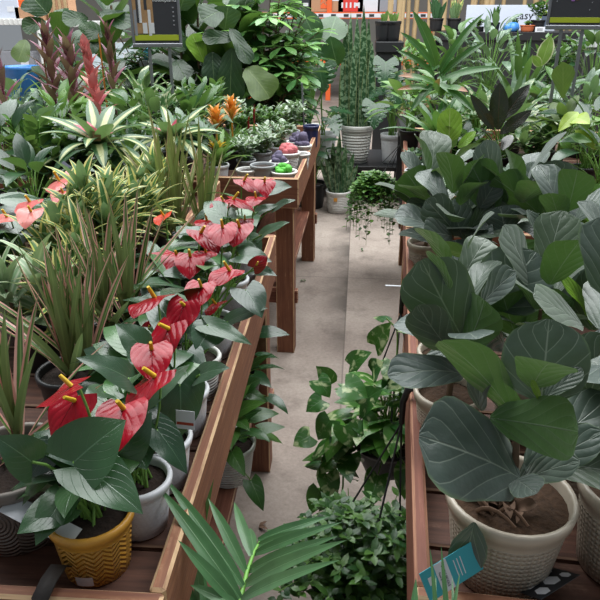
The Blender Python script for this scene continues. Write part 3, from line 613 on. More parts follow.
a5 = at(215, 364, z=.93)*[1, 1, 0]+[0, 0, ZL]; y5 = a5[1]
anth('red anthurium in a pale grey ribbed pot, fifth along the left rail', a5, .047, .095, 'whiter', [(225, 275, .02, 34, -.8, -.3, 0), (215, 307, -.02, 24, 0, .1, .4), (190, 262, .15, 34, .2, -.2, 0)], 9, .17, .1, .085, [
    ((228, 322, y5), (268, 308, y5-.03), 24, (.7, 1, 0)), ((246, 290, y5), (262, 318, y5-.04), 36, (.7, .6, .3))])
a6 = at(230, 326, z=.93)*[1, 1, 0]+[0, 0, ZL]; y6 = a6[1]
anth('red anthurium in a white pot, sixth along the left rail', a6, .047, .095, 'white', [(205, 238, .04, 34, 2.6, -.1, 0), (222, 232, .02, 32, -.6, -.2, 0), (238, 232, .05, 32, .2, -.2, 0), (258, 264, -.06, 18, .5, .6, 1.0)], 9, .17, .1, .085, [
    ((240, 255, y6), (272, 262, y6-.02), 26, (.7, 1, 0)), ((255, 270, y6), (277, 276, y6-.04), 16, (.8, .8, 0))])
a7 = at(241, 285, z=.93)*[1, 1, 0]+[0, 0, ZL]; y7 = a7[1]
anth('red anthurium in a white pot, second from the far end of the left rail', a7, .047, .095, 'white', [(222, 206, .06, 26, -.3, -.1, 0), (238, 203, .02, 28, 2.6, .1, 0), (245, 222, 0, 20, 0, 0, 0), (255, 200, .0, 22, .5, .3, 0)], 9, .17, .1, .085, [
    ((262, 235, y7), (290, 222, y7-.03), 18, (.7, 1, 0)), ((248, 240, y7), (262, 252, y7-.02), 24, (.9, .7, .2))])
a8 = at(251, 256, z=.93)*[1, 1, 0]+[0, 0, ZL]; y8 = a8[1]
anth('red anthurium at the far end of the left rail, leaves reaching over the gap', a8, .047, .095, 'white', [(247, 184, .02, 24, 2.4, .0, 0), (265, 186, .0, 24, .3, -.2, 0)], 9, .16, .1, .085, [
    ((266, 190, y8), (292, 187, y8-.02), 22, (.8, .9, 0)), ((275, 208, y8), (296, 200, y8-.03), 14, (.7, 1, 0)), ((258, 212, y8), (280, 205, y8), 14, (.6, 1, 0))])
y = .7
for px, py, lab, fl in ((150, 420, 'red anthurium crowded behind the third rail pot, glossy leaves facing the aisle', [(150, 330, .1, 20, 1, .6, .5)]),
                    (188, 335, 'red anthurium in the second row, behind the fifth rail pot', [(166, 258, .1, 30, 2.8, -.2, 0), (205, 255, .1, 26, 1, .2, 0)]),
                    (208, 290, 'red anthurium in the second row with leaves near the spiky tan clump', [(186, 246, .05, 24, 2, .3, 0), (206, 224, .1, 26, .5, -.1, 0)])):
    b = lb(px, py); anth(lab, b, .045, .09, 'white', fl, 9, .15, .1, .085)
anth('anthurium with an orange red flower in dark shade, left of the spiky tan clump', lb(160, 292), .045, .09, 'black', [(163, 218, .0, 22, .1, -.1, .4)], 7, .12, .085, .07, fmat='orangesp')
b = lb(38, 300); anth('coral flowered anthurium at the left edge, nearer of two', b, .05, .1, 'black', [(28, 206, .02, 30, .3, .0, .2), (30, 216, -.04, 28, -.4, .1, 0), (2, 220, 0, 30, -.2, .1, 0)], 12, .2, .13, .12, fmat='pinksp')
b = lb(62, 270); anth('coral flowered anthurium at the left, the one farther back', b, .05, .1, 'black', [(58, 184, .0, 30, .4, .2, .3), (62, 196, -.05, 24, -.6, -.2, 0), (74, 174, .1, 20, .3, .2, 0)], 12, .2, .13, .12, fmat='pinksp')
# ------------------------------------------------------------------ spiky pink edged dracaenas
def spiky(label, base, rt, h, potm, clumps, mat='tri', L=.3, n=18, W=.021, nm='pink_edged_dracaena'):
    base = np.array(base); r = plant(nm, label, 'dracaena', base); z0 = pot(r, rt, rt*.82, h, potm); fol = MB(); st = MB()
    for cx, cy, hh in clumps:
        tube(st, [(cx*.6, cy*.6, z0-.02), (cx, cy, z0+hh)], .007, .006, 6)
        for i in range(n):
            k = (i+.5)/n; t, nn = ae(i*2.39996+R.uniform(-.3, .3), 1.52-.95*k*R.uniform(.3, 1.15), R.uniform(-.4, .4))
            leaf(fol, (cx, cy, z0+hh-.03*k), t, nn, L*R.uniform(.65, 1.08), W*R.uniform(.8, 1.1), 'blade', R.uniform(-.1, .35), .3, 0, 0, 2, 7, 4, tint(.4))
    finish(r, fol, mat, st, 'bark'); return r
b = at(22, 500, z=.93)*[1, 1, 0]+[0, 0, ZL]
spiky('pink edged spiky dracaena in a taupe pot with circle pattern, at the left edge', b+[-.025, .03, 0], .088, .13, 'taupe', [(-.03, .0, .02), (.0, .03, .03)], L=.27, n=9)
bx_ = lb(72, 385); spiky('pink edged spiky dracaena left of the nearest red anthuriums', bx_, .06, .11, 'black', [(0, 0, .02), (.02, .03, .0)], L=.29, n=20, W=.017)
bx_ = lb(118, 342); spiky('pink edged spiky dracaena standing tallest in the middle of the left bench', bx_, .06, .11, 'black', [(-.02, 0, .03), (.03, .0, .02)], L=.31, n=20, W=.017)
bx_ = lb(188, 246); spiky('tan edged spiky dracaena in front of the yellow bromeliad', bx_, .06, .11, 'black', [(-.06, 0, .03), (-.02, .0, .04), (.05, 0, .02)], mat='tan', L=.36, n=16, W=.016)
# ------------------------------------------------------------------ yellow edged dracaenas
def song(label, base, stems, H, mat='song', L=.13, W=.028, n=22):
    base = np.array(base); r = plant('yellow_edged_dracaena', label, 'dracaena', base); z0 = pot(r, .055, .045, .1, 'black'); fol = MB(); st = MB()
    for i in range(stems):
        a = i*2.4+R.random(); d = .075*math.sqrt((i+.2)/stems); hh = H*R.uniform(.7, 1.05); top = np.array([math.cos(a)*d, math.sin(a)*d, z0+hh])
        tube(st, [(top[0]*.3, top[1]*.3, z0-.02), top*[.7, .7, 1]*[1, 1, .6], top], .005, .004, 6)
        for j in range(n):
            f = (j+.5)/n; t, nn = ae(j*2.39996+i, 1.25-1.15*(1-f)**.8+R.uniform(-.15, .15), R.uniform(-.2, .2))
            leaf(fol, top-[0, 0, .11*(1-f)], t, nn, L*R.uniform(.75, 1.1), W, 'lance', R.uniform(.7, 1.5), .2, 0, 0, 2, 7, 6, tint())
    finish(r, fol, mat, st, 'bark')
song('yellow edged dracaena right of the coral anthuriums, drooping ribbon leaves', lb(112, 285), 5, .24)
song('yellow edged dracaena just above the tallest pink edged clump', lb(84, 300), 5, .17)
song('yellow edged dracaena in front of the tan spiky clump', lb(140, 262), 5, .2)
song('yellow edged dracaena farthest back, left of the tan spiky clump', lb(155, 236), 4, .2)
song('cream streaked dracaena with upright wide leaves, near the left edge', lb(38, 335), 2, .13, 'songw', .15, .034, 14)
song('yellow edged dracaena low at the left edge between the coral flowers and pink blades', lb(62, 325), 4, .11)
# ------------------------------------------------------------------ bromeliads
def brom(label, base, leaves, spikes, mat='dark', L=.26, W=.035, potm='black', el=(1.2, .2), h=.1, rt=.055, nleaf=None):
    base = np.array(base); r = plant('bromeliad', label, 'bromeliad', base); z0 = pot(r, rt, rt*.82, h, potm); fol = MB()
    rosette(fol, (0, 0, z0), leaves, L, W, el, 1.0, 'strap', .3); fol.build('foliage', mat, r)
    for k in spikes: spike(r, z0, **k)
    return r
def hb(px, d, deck=ZF, up=.25): return np.array([xz(px, d, deck+up), d, deck])
def zt(px, py, d, deck=ZF, h=.09): return at(px, py, d=d)[2]-deck-h      # how far a tip seen at (px, py) stands above the soil
brom('purple flowered bromeliad with a tan stalk, left of a matching purple one', hb(50, 3.5, up=.5), 16, [dict(H=zt(49, 38, 3.5), n=26, L=.2, W=.042, mat='purple', stalk=.35, el=(1.15, .25)), dict(H=zt(45, 42, 3.5), n=0, L=.03, W=.015, mat='jute2', c=(-.02, -.02), name='dry_stalk')], 'dark')
brom('purple flowered bromeliad with dark red lower bracts, right of a matching one', hb(70, 3.4, up=.5), 16, [dict(H=zt(68, 50, 3.4), n=26, L=.2, W=.042, mat='purple', stalk=.35, el=(1.15, .25))], 'dark')
brom('slender purple flowered bromeliad left of the houseplant sign', hb(111, 3.6, up=.5), 14, [dict(H=zt(112, 32, 3.6), n=18, L=.16, W=.034, mat='purple', stalk=.4, el=(1.3, .5)), dict(H=zt(103, 36, 3.6), n=0, L=.05, W=.02, mat='orange', c=(-.05, 0), name='dry_stalk')], 'dark')
brom('tall rose pink bromeliad leaning in front of the purple ones', hb(104, 3.05, up=.3), 16, [dict(H=zt(94, 50, 3.05), n=24, L=.13, W=.045, mat='rose', stalk=.4, lean=(-.05, 0), el=(1.25, .2))], 'dark')
brom('purple leaved bromeliad at the left edge by the shelving', hb(0, 3.0, up=.5), 10, [dict(H=zt(3, 62, 3.0), n=10, L=.17, W=.03, mat='purple', stalk=.4, el=(1.3, .5))], 'purple')
for px, d, top, lab in ((215, 3.1, 116, 'orange flowered bromeliad in front of another orange one'), (231, 3.35, 106, 'orange flowered bromeliad farther back beside the small potted foliage')):
    brom(lab, hb(px, d, up=.35), 16, [dict(H=zt(px, top, d), n=26, L=.11, W=.026, mat='orange', stalk=.7, el=(1.1, -.2))], 'light', .22, .03)
brom('yellow flowered bromeliad in a white pot behind the tan blades', hb(217, 2.99, up=.08), 16, [dict(H=zt(217, 150, 2.99), n=14, L=.1, W=.022, mat='yellow', stalk=.82, el=(.9, .1))], 'light', .2, .03, 'white')
brom('slim bromeliad with a red sword shaped bud, right of the orange ones', hb(255, 3.4, up=.08), 16, [dict(H=zt(253, 112, 3.4), n=6, L=.08, W=.012, mat='red', stalk=.6, el=(1.45, 1.2)), dict(H=zt(249, 122, 3.4), n=4, L=.06, W=.012, mat='red', c=(-.03, 0), stalk=.6, el=(1.45, 1.2))], 'mid', .2, .022)
def neo(label, base, L=.24, zr=.29):
    base = np.array(base); r = plant('striped_bromeliad', label, 'bromeliad', base); z0 = pot(r, .085, .065, .2, 'black'); fol = MB(); z0 = zr-.06; tube(fol, [(0, 0, .16), (0, 0, z0+.04), (0, 0, z0+.07)], .02, .014, 7); rosette(fol, (0, 0, z0+.06), 22, L, .056, (.75, -.45), 1.5, 'strap', .2, nu=9, nv=6); fol.build('foliage', 'neo', r)
    m = MB(); rosette(m, (0, 0, z0+.075), 7, L*.42, .035, (1.1, .5), .5, 'strap', .2); m.build('pink_bracts', 'neopink', r)
    return r
neo('cream striped bromeliad with a pink heart and a printed tag, upper left', [xz(97, 2.4, 1.18), 2.4, ZF], .26)
neo('cream striped bromeliad with a pink heart, behind the tan spiky clump', hb(172, 2.7), .24, .25)
p = at(92, 142, d=hb(98, 2.4)[1])
# ------------------------------------------------------------------ foliage plants of many kinds
def bush(name, label, cat, base, kind, mat, H, S=1., potm='black', rt=.06, ph=.11, stm='stemg', group=None, deck=None):
    base = np.array(base); r = plant(name, label, cat, base, group); z0 = pot(r, rt, rt*.82, ph, potm, seg=22); f = MB(); s = MB()
    if kind == 'heart': petioled(f, s, int(22*S), z0, .14*S, H, .11, .8, 'heart', .25, nu=6, nv=4)
    elif kind == 'broad': petioled(f, s, int(24*S), z0, .13*S, H, .16, .42, 'ovate', 0, (.7, -.5), .8, .2, nu=6, nv=2)
    elif kind == 'agla': petioled(f, s, int(30*S), z0, .15*S, H, .15, .36, 'ovate', 0, (1.0, -.3), .8, .2, nu=6, nv=4)
    elif kind == 'stem': branchy(f, s, int(9*S), z0, H, .13*S, 13, .085, .42, 'ovate', nu=5, nv=2)
    elif kind == 'small': branchy(f, s, int(16*S), z0, H, .12*S, 13, .042, .62, 'ovate', nu=3, nv=2, low=.15)
    elif kind == 'strap': rosette(f, (0, 0, z0), int(34*S), H*1.25, .024*max(1, S), (1.4, .25), 1.0, 'strap', .25, nu=6, nv=4); s = None
    elif kind == 'wide': rosette(f, (0, 0, z0), int(20*S), H*1.25, .055*max(1, S), (1.4, .2), .9, 'lance', .2, nu=7, nv=4); s = None
    elif kind == 'zz':
        for i in range(int(7*S)):
            t, nn = ae(i*2.4, 1.4-.5*R.random()); top = np.array([0, 0, z0])+t*H*R.uniform(.8, 1.05); tube(s, [(0, 0, z0), (np.array([0, 0, z0])+top)/2, top], .006, .003, 5)
            for j in range(9):
                q = np.array([0, 0, z0])+(top-[0, 0, z0])*(.25+.75*j/9)
                for sg in (-1, 1):
                    sd = nz(np.cross(t, nn))*sg; leaf(f, q, nz(sd*.8+t*.7), nz(np.cross(sd, t)*sg+[0, 0, .4]), .085, .034, 'ovate', .4, .2, 0, 0, 2, 5, 2, tint())
    elif kind == 'schef': branchy(f, s, int(8*S), z0, H, .2*S, 9, .12, .36, 'obov', (.6, -.2), .5, whorl=7, petiole=.09, nu=5, nv=2)
    elif kind == 'blade': blades(f, int(14*S), z0, .07*S, H, .05*S); s = None
    elif kind == 'fig': 
        tube(s, [(0, 0, z0), (.01, 0, z0+H*.5), (0, 0, z0+H*.95)], .008, .005, 7); figfill(f, int(16*S), z0, H, .17*S, wl=.7)
    finish(r, f, mat, s, stm); return r
N = lambda: None
FO = [ # name, label, category, px, distance, kind, leaf, height, size, pot
 # left, above the coral anthuriums
 ('fern_leaf_plant', 'upright plant with paired glossy oval leaves on dark stems, left above coral anthuriums', 'zz plant', 35, 2.45, 'zz', 'light', .3, 1.1, 'black'),
 ('peace_lily', 'dark broad leaved plant at the left edge above the coral flowers', 'foliage plant', 5, 2.4, 'broad', 'dark', .3, 1.1, 'black'),
 ('chinese_evergreen', 'pale green foliage plant in front of the purple bromeliads', 'foliage plant', 60, 3.15, 'agla', 'light', .26, 1.2, 'black'),
 ('chinese_evergreen', 'silvery foliage plant at the left edge below the purple leaves', 'foliage plant', 12, 3.0, 'agla', 'grayg', .22, 1.1, 'black'),
 ('chinese_evergreen', 'silvery foliage plant beneath the two purple flower spikes', 'foliage plant', 40, 3.0, 'agla', 'grayg', .22, 1.2, 'black'),
 ('rubber_plant', 'dark broad leaved plant between coral flowers and cream striped bromeliad', 'foliage plant', 30, 2.1, 'broad', 'dark', .2, 1., 'black'),
 ('chinese_evergreen', 'long leaved green plant between the rose bromeliad and striped bromeliads', 'foliage plant', 132, 2.75, 'wide', 'dark', .24, 1., 'black'),
 ('chinese_evergreen', 'silvery long leaved plant left of the rose bromeliad stalk', 'foliage plant', 88, 2.75, 'wide', 'grayg', .24, 1., 'black'),
 ('spider_plant', 'bushy green plant beneath the left sign legs, nearer of two', 'foliage plant', 150, 3.25, 'agla', 'vari', .26, 1.2, 'black'),
 ('spider_plant', 'bushy white flecked plant behind the left sign legs', 'foliage plant', 165, 3.6, 'stem', 'vari', .3, 1.3, 'black'),
 ('chinese_evergreen', 'green leafy plant right of the rose bromeliad', 'foliage plant', 128, 3.3, 'broad', 'mid', .26, 1.2, 'black'),
 ('chinese_evergreen', 'green leafy plant right of the left sign legs', 'foliage plant', 190, 3.4, 'agla', 'mid', .24, 1.2, 'black'),
 ('chinese_evergreen', 'silvery leafy plant behind the tan spiky clump, left of orange bromeliads', 'foliage plant', 188, 3.0, 'stem', 'grayg', .22, 1.1, 'black'),
 ('peace_lily', 'dark glossy plant left of the nearer striped bromeliad', 'foliage plant', 70, 2.45, 'stem', 'dark', .24, 1.1, 'black'),
 ('chinese_evergreen', 'dark leafy plant under the far striped bromeliad', 'foliage plant', 135, 2.4, 'stem', 'dark', .16, 1., 'black'),
 ('chinese_evergreen', 'green foliage plant far left behind the slim purple bromeliad', 'foliage plant', 92, 3.9, 'broad', 'mid', .3, 1.3, 'black'),
 ('chinese_evergreen', 'green foliage plant at far left behind the edge bromeliad', 'foliage plant', 15, 3.8, 'broad', 'grayg', .3, 1.3, 'black'),
 ('chinese_evergreen', 'leafy plant behind the left sign, below the fig trees', 'foliage plant', 140, 4.0, 'agla', 'vari', .26, 1.3, 'black'),
 ('chinese_evergreen', 'leafy plant below the lime fig leaf, behind the orange bromeliads', 'foliage plant', 200, 3.9, 'stem', 'mid', .3, 1.3, 'black'),
 # small pots on the succulents bench
 ('nerve_plant', 'small white veined plant left of the empty grey pot', 'small foliage plant', 245, 3.15, 'small', 'whitegreen', .13, .8, 'gray'),
 ('nerve_plant', 'small white veined plant behind the empty grey pot', 'small foliage plant', 262, 3.35, 'small', 'whitegreen', .14, .9, 'gray'),
 ('nerve_plant', 'small white veined plant near the pink grafted cacti', 'small foliage plant', 277, 3.5, 'small', 'whitegreen', .15, .9, 'white'),
 ('nerve_plant', 'small green plant with thin stems behind the white veined ones', 'small foliage plant', 268, 3.75, 'small', 'mid', .2, 1., 'white'),
 ('nerve_plant', 'small pale plant at the back corner of the succulents bench', 'small foliage plant', 292, 4.0, 'small', 'whitegreen', .2, 1., 'white'),
 ('nerve_plant', 'small dark plant below the big drooping fig leaf', 'small foliage plant', 240, 3.7, 'small', 'mid', .2, 1., 'gray'),
 ('asparagus_fern', 'feathery bright green plant behind the orange bromeliads', 'small foliage plant', 212, 4.1, 'zz', 'light', .26, .9, 'black'),
 ('nerve_plant', 'pale leaved small plant behind the red bud', 'small foliage plant', 228, 4.05, 'small', 'whitegreen', .2, 1.1, 'gray'),
]
for n_, lab, cat, px, d, kind, mt, H, S, pm in FO: bush(n_, lab, cat, hb(px, d), kind, mt, H, S, pm, rt=.045 if kind == 'small' else .06, ph=.09 if kind == 'small' else .11)
def empty_pot(label, base, rt, h, mat):
    r = thing('flower_pot', label, 'pot', base); pot(r, rt, rt*.8, h, mat); return r
b = hb(263, 3.0, up=.08); empty_pot('empty looking grey pot at the front of the succulents bench', b, .058, .1, 'gray')
def cactus(label, base, mat, rt, h, n, pm='whiter', sc=.022):
    r = plant('grafted_cactus', label, 'cactus', base); z0 = pot(r, rt, rt*.8, h, pm); m = MB()
    for i in range(n):
        a = i*2.4; d = rt*.55*math.sqrt(i/n); q = sc*R.uniform(.7, 1.1)
        hh = sc*R.uniform(1.2, 2.4)*(1.3-d/rt)
        lathe(m, [(.0005, z0-.005), (q*.7, z0), (q*.95, z0+hh*.4), (q, z0+hh*.7), (q*.7, z0+hh*.93), (.0005, z0+hh)][::1], 10, c=(math.cos(a)*d, math.sin(a)*d, 0), tint=R.random())
    m.build('cactus_body', mat, r)
cactus('bright green grafted cactus in a white bowl at the corner of the succulents bench', hb(284, 2.99, up=.08), 'greenc', .06, .075, 8)
cactus('pink grafted cactus in a white pot behind the bright green one', hb(288, 3.3, up=.08), 'pinkc', .06, .1, 16, sc=.026)
cactus('purple grey cactus in a white pot left of the pink cactus', hb(279, 3.15, up=.08), 'purpc', .045, .085, 9)
cactus('purple grey cactus in a white pot behind the pink cactus, nearer of two', hb(296, 3.6, up=.08), 'purpc', .05, .1, 8, sc=.028)
cactus('purple grey cactus in a white pot behind the pink cactus, at the rail', hb(303, 3.55, up=.08), 'purpc', .045, .09, 8, sc=.028)
empty_pot('white pot against the rail right of the pink cactus', hb(301, 3.35, up=.08), .045, .085, 'whiter')
empty_pot('dark blue pot near the back corner of the succulents bench', hb(311, 3.95, up=.08), .045, .13, 'navy')
r = thing('plant_stake', 'thin grey stake standing in the back corner of the succulents bench', 'stake', hb(305, 4.0, up=.08)); m = MB(); tube(m, [(0, 0, 0), (-.01, 0, .18), (-.02, 0, .36)], .006); m.build('rod', 'metal', r)
empty_pot('white pot in shade behind the tan spiky clump', hb(247, 2.99, up=.08), .05, .08, 'whiter')
# ------------------------------------------------------------------ signs
def sign(label, base, z0, w, h, rz, right):
    """a printed board in a metal frame on two legs; z0 is the height of its lower edge"""
    r = thing('display_sign', label, 'sign', base, rz); t = .012
    bx('board', 'signblack', (0, 0, z0+h/2), (w, .012, h), r)
    bx('frame', 'metal', (-w/2, 0, z0+h/2), (.014, .02, h), r); bx('frame', 'metal', (w/2, 0, z0+h/2), (.014, .02, h), r)
    bx('frame', 'metal', (0, 0, z0-.006), (w+.014, .024, .02), r); bx('frame', 'metal', (0, 0, z0+h+.006), (w+.014, .02, .014), r)
    for k in (-.17, .22) if not right else (-.2, .16): bx('leg', 'metal', (w*k*1.1, 0, z0/2), (.016, .012, z0), r)
    bx('print_stripe', 'signlime', (0, -.007, z0+h*.085), (w*.93, .002, h*.075), r, .0005)
    return r
s1 = hb(155, 3.5, up=.75); z1 = at(155, 44, d=3.5)[2]-ZF; sw_ = .235
r = sign('black houseplant sign with a lime stripe on two metal legs, left side', s1, z1, sw_, .36, .2, False)
text('lettering', 'houseplants', .025, 'paper', r, (.05, -.0075, z1+.205), (PI/2, 0, 0), .0003)
bx('print_photo', 'jute2', (-.06, -.0068, z1+.2), (.1, .001, .3), r, .0002)
for k, (q, c_) in enumerate(((-.1, 'gray2'), (-.075, 'paper'), (-.045, 'signblack'), (-.03, 'paper'), (-.085, 'signblack'))): bx('print_patch', c_, (q, -.0078, z1+.1+.06*(k % 3)), (.014, .001, .12), r, .0002)
for k in (-.055, -.02): bx('print_patch', 'paper', (k, -.0085, z1+.075), (.022, .001, .05), r, .0002)
for k in range(5): bx('print_line', 'gray2', (.09, -.0075, z1+.09+.02*k), (.008, .001, .006), r, .0002)
s2 = hb(576, 3.4, up=.75); z2 = at(575, 26, d=3.4)[2]-ZB; s2[2] = ZB
r = sign('black printed sign with a lime stripe on two metal legs, right side', s2, z2, .235, .3, -.25, True)
bx('print_patch', 'purple2', (-.02, -.0075, z2+.13), (.014, .001, .05), r, .0002); bx('print_patch', 'jute2', (-.001, -.0075, z2+.135), (.012, .001, .05), r, .0002)
for k in range(9): bx('print_dot', 'gray2', (R.uniform(-.09, .1), -.0075, z2+R.uniform(.06, .28)), (.004, .001, .004), r, .0002)
# ------------------------------------------------------------------ fig trees and shrubs behind the left benches
def tree(name, label, cat, px, d, H, mat, fill, heroes=(), potr=.13, shape='fiddle', wl=.7, L=.32, n=26, trunks=2, sp=.12):
    base = np.array([xz(px, d, 1.2), d, 0]); r = plant(name, label, cat, base); z0 = pot(r, potr, potr*.8, .26, 'black'); f = MB(); s = MB()
    if fill == 'fig':
        for k in range(trunks):
            c = np.array([math.cos(k*2.4), math.sin(k*2.4), 0])*sp*.5; tube(s, [c*.4+[0, 0, z0-.02], c+[.01, 0, z0+H*.5], c*1.6+[0, 0, z0+H]], .013, .008, 7); figfill(f, n, z0, H*R.uniform(.9, 1), L, c*1.2, wl, shape=shape, el=(1., -.4), low=.2)
    else: branchy(f, s, n, z0, H, sp, 10, L, .38, 'obov', (.6, -.3), .5, whorl=7, petiole=L*.8, nu=5, nv=2, sr=.008, low=.15)
    for hh in heroes: hero(f, base, *hh[0], **hh[1])
    finish(r, f, [mat, 'fig_lime', 'olive'], s, 'bark'); return r
tree('fiddle_leaf_tree', 'fiddle leaf fig tree with dark leaves in front of the white shelving', 'fig tree', 55, 4.75, 1.25, 'figtree', 'fig', [
    H_((48, 14, 4.7), (30, -6, 4.7), 34, (1, .2, 0)), H_((46, 22, 4.7), (22, 28, 4.65), 18, (1, .5, 0)), H_((26, 40, 4.5), (18, 62, 4.4), 18, (1, .3, 0), mi=2)], L=.26, n=20, trunks=1)
tree('fiddle_leaf_tree', 'fiddle leaf fig tree just left of the houseplant sign', 'fig tree', 105, 4.75, 1.4, 'figtree', 'fig', [
    H_((88, 18, 4.6), (62, 20, 4.5), 18, (1, .6, 0)), H_((100, 12, 4.6), (132, 26, 4.5), 20, (1, .5, 0)), H_((96, 30, 4.6), (84, 52, 4.5), 22, (1, .3, 0))], L=.3, n=24, trunks=1)
tree('fiddle_leaf_tree', 'fiddle leaf fig tree just right of the houseplant sign, with a lime leaf', 'fig tree', 188, 4.85, 1.4, 'figtree', 'fig', [
    H_((204, 62, 4.5), (192, 34, 4.5), 20, (1, .3, 0), mi=1), H_((186, 50, 4.6), (170, 34, 4.6), 22, (1, .4, 0)), H_((180, 10, 4.6), (186, -8, 4.6), 24, (1, .3, 0)), H_((176, 60, 4.6), (186, 80, 4.5), 22, (1, .3, 0))], L=.32, n=22)
tree('fiddle_leaf_tree', 'large leaved fiddle leaf fig tree with one pale drooping underside leaf', 'fig tree', 228, 4.8, 1.35, 'figtree', 'fig', [
    H_((232, 48, 4.5), (230, 104, 4.45), 30, (1, .4, -.1), bend=.3), H_((246, 68, 4.45), (270, 98, 4.4), 34, (1, .4, .3), mi=2, bend=.5, fold=.2), H_((234, 38, 4.5), (202, 38, 4.45), 18, (1, .7, 0)), H_((222, 10, 4.5), (202, 20, 4.4), 28, (1, .4, -.2)),
    H_((230, 28, 4.5), (250, 64, 4.45), 18, (1, .4, .4)), H_((225, 30, 4.5), (228, 6, 4.5), 28, (1, .3, 0)), H_((212, 52, 4.5), (214, 80, 4.45), 24, (1, .3, 0))], L=.36, n=22)
tree('umbrella_tree', 'bushy umbrella tree with clustered leaflets, centre back left', 'umbrella tree', 266, 5.0, 1.6, 'mid2', 'w', potr=.15, L=.17, n=28, sp=.4)
tree('umbrella_tree', 'bushy umbrella tree left of the paddle leaved plant, dense dark leaflets', 'umbrella tree', 284, 5.75, 1.2, 'darkm', 'w', potr=.15, L=.15, n=24, sp=.24)
tree('umbrella_tree', 'dark shrub between the white shelving and the left fig tree', 'umbrella tree', 85, 5.5, 1.1, 'darkm', 'w', potr=.15, L=.16, n=20, sp=.5)
tree('umbrella_tree', 'dark bushy shrub with small leaflets behind the houseplant sign', 'umbrella tree', 160, 5.4, 1.4, 'darkm', 'w', potr=.15, L=.16, n=24, sp=.42)
# ------------------------------------------------------------------ black stand at the end of the aisle, with its plants
r = thing('plant_stand', 'low black plant stand at the end of the aisle', 'stand', (.12, 5.9, 0)); zs = .3
bx('top', 'black', (0, .4, zs-.02), (1.9, .8, .04), r)
for x in (-.9, -.1, .9):
    for y in (.05, .75): bx('leg', 'black', (x, y, (zs-.04)/2), (.06, .06, zs-.04), r)
m = MB()
for x in np.arange(-.85, .9, .12): box(m, (x, .02, zs-.12), (.02, .02, .16), .002)
m.build('front_grille', 'black', r, smooth=False)
def sp(px, d, z=zs): return at(px, 150, d=d)*[1, 1, 0]+[0, 0, z]
b = sp(356, 6.1); r = plant('snake_plant', 'tall snake plant in a white ribbed pot on the black stand', 'snake plant', b); z0 = pot(r, .15, .11, .34, 'whiter'); f = MB()
for i, (px, top) in enumerate(((346, 22), (351, 12), (357, 14), (364, 4), (369, 16), (361, 30), (354, 40), (372, 40), (344, 48), (366, 60))):
    q = at(px-2, 118, d=6.1+.03*(i % 3))-b; q[2] = z0; tp = at(px, top, d=6.1+.05*(i % 3))-b; leaf(f, q, tp-q, [R.uniform(-.5, .5), -1, 0], np.linalg.norm(tp-q), .075*R.uniform(.8, 1.1), 'blade', R.uniform(-.2, .2), .3, 0, 0, 2, 12, 4, tint())
f.build('foliage', 'sans', r)
b = at(338, 206, z=.05)*[1, 1, 0]; r = plant('snake_plant', 'small snake plant in a white pot on the floor', 'snake plant', b); z0 = pot(r, .105, .085, .19, 'whiter'); f = MB()
for i, (px, top) in enumerate(((326, 148), (333, 140), (340, 131), (346, 144), (354, 152), (320, 160), (337, 152), (348, 162), (329, 160), (358, 164))):
    q = np.array([(px-338)*.003, R.uniform(-.03, .03), z0]); tp = at(px, top, d=b[1]+R.uniform(-.04, .04))-b; leaf(f, q, tp-q, [R.uniform(-.6, .6), -1, 0], np.linalg.norm(tp-q), .062*R.uniform(.8, 1.1), 'blade', R.uniform(-.2, .3), .3, 0, 0, 2, 9, 4, tint())
f.build('foliage', 'sans', r); m = MB(); 
bx('pot_label', 'orange2', (-.02, -.1, .13), (.03, .004, .03), r, .0005, )
def monstera(label, b, pr, ph, pm, leaves, nf, H, L=.2, slots=6):
    b = np.array(b); r = plant('monstera', label, 'monstera', b); z0 = pot(r, pr, pr*.75, ph, pm); f = MB(); s = MB()
    petioled(f, s, nf, z0, .2, H, L, .8, 'heart', .22, (.2, -.7), .5, .1, 0, 0, .005, 40, 8, .4, slots)
    for hb_, ht, W in leaves:
        p = at(*hb_[:2], d=hb_[2]); q = at(*ht[:2], d=ht[2]); zc = np.dot(p-CAM, FW); leaf(f, p-b, q-p, nz(CAM-p)+[0, 0, .35], np.linalg.norm(q-p), W*zc/F, 'heart', .4, .08, .24, 0, 2, 52, 10, .3, 0, slots)
        tube(s, bez((0, 0, z0), ((p-b)[0]*.4, (p-b)[1]*.4, z0+(p-b)[2]*.6), p-b, 5), .007, .005, 5)
    finish(r, f, 'darkm', s, 'stemg')
monstera('monstera with split leaves in a plain white pot on the black stand', sp(391, 6.1), .1, .26, 'white', [((386, 62, 5.9), (384, 92, 5.8), 26), ((376, 104, 5.7), (374, 130, 5.6), 28), ((392, 80, 5.9), (400, 108, 5.8), 26)], 12, .6, .24)
monstera('monstera with one broad split leaf in front, left of the tall snake plant', sp(322, 5.98), .13, .28, 'white', [((319, 68, 5.35), (325, 93, 5.3), 36)], 5, .4, .2)
b = sp(308, 6.25); r = plant('bird_of_paradise', 'plant with very large upright paddle leaves, left of the tall snake plant', 'bird of paradise', b); z0 = pot(r, .15, .12, .3, 'whiter'); f = MB(); s = MB()
for pb, pt, W, nm in (((318, 45, 6.), (300, 8, 6.), 26, (1, .3, .2)), ((328, 44, 6.), (336, 16, 6.2), 32, (1, .5, 0)), ((338, 66, 6), (330, 36, 6), 26, (1, .2, -.5)), ((318, 62, 6), (308, 36, 6), 20, (1, .2, .4)), ((300, 60, 5.9), (286, 30, 5.9), 22, (1, .3, .4)), ((310, 80, 5.9), (296, 62, 5.8), 18, (1, .5, 0))):
    hero(f, b, pb, pt, W, nm, .4, 'ellip', 0, .1); q = at(*pb[:2], d=pb[2])-b; tube(s, bez((0, 0, z0), (q[0]*.2, 0, q[2]*.6), q, 6), .012, .007, 6)
finish(r, f, 'dark2', s, 'stemg')
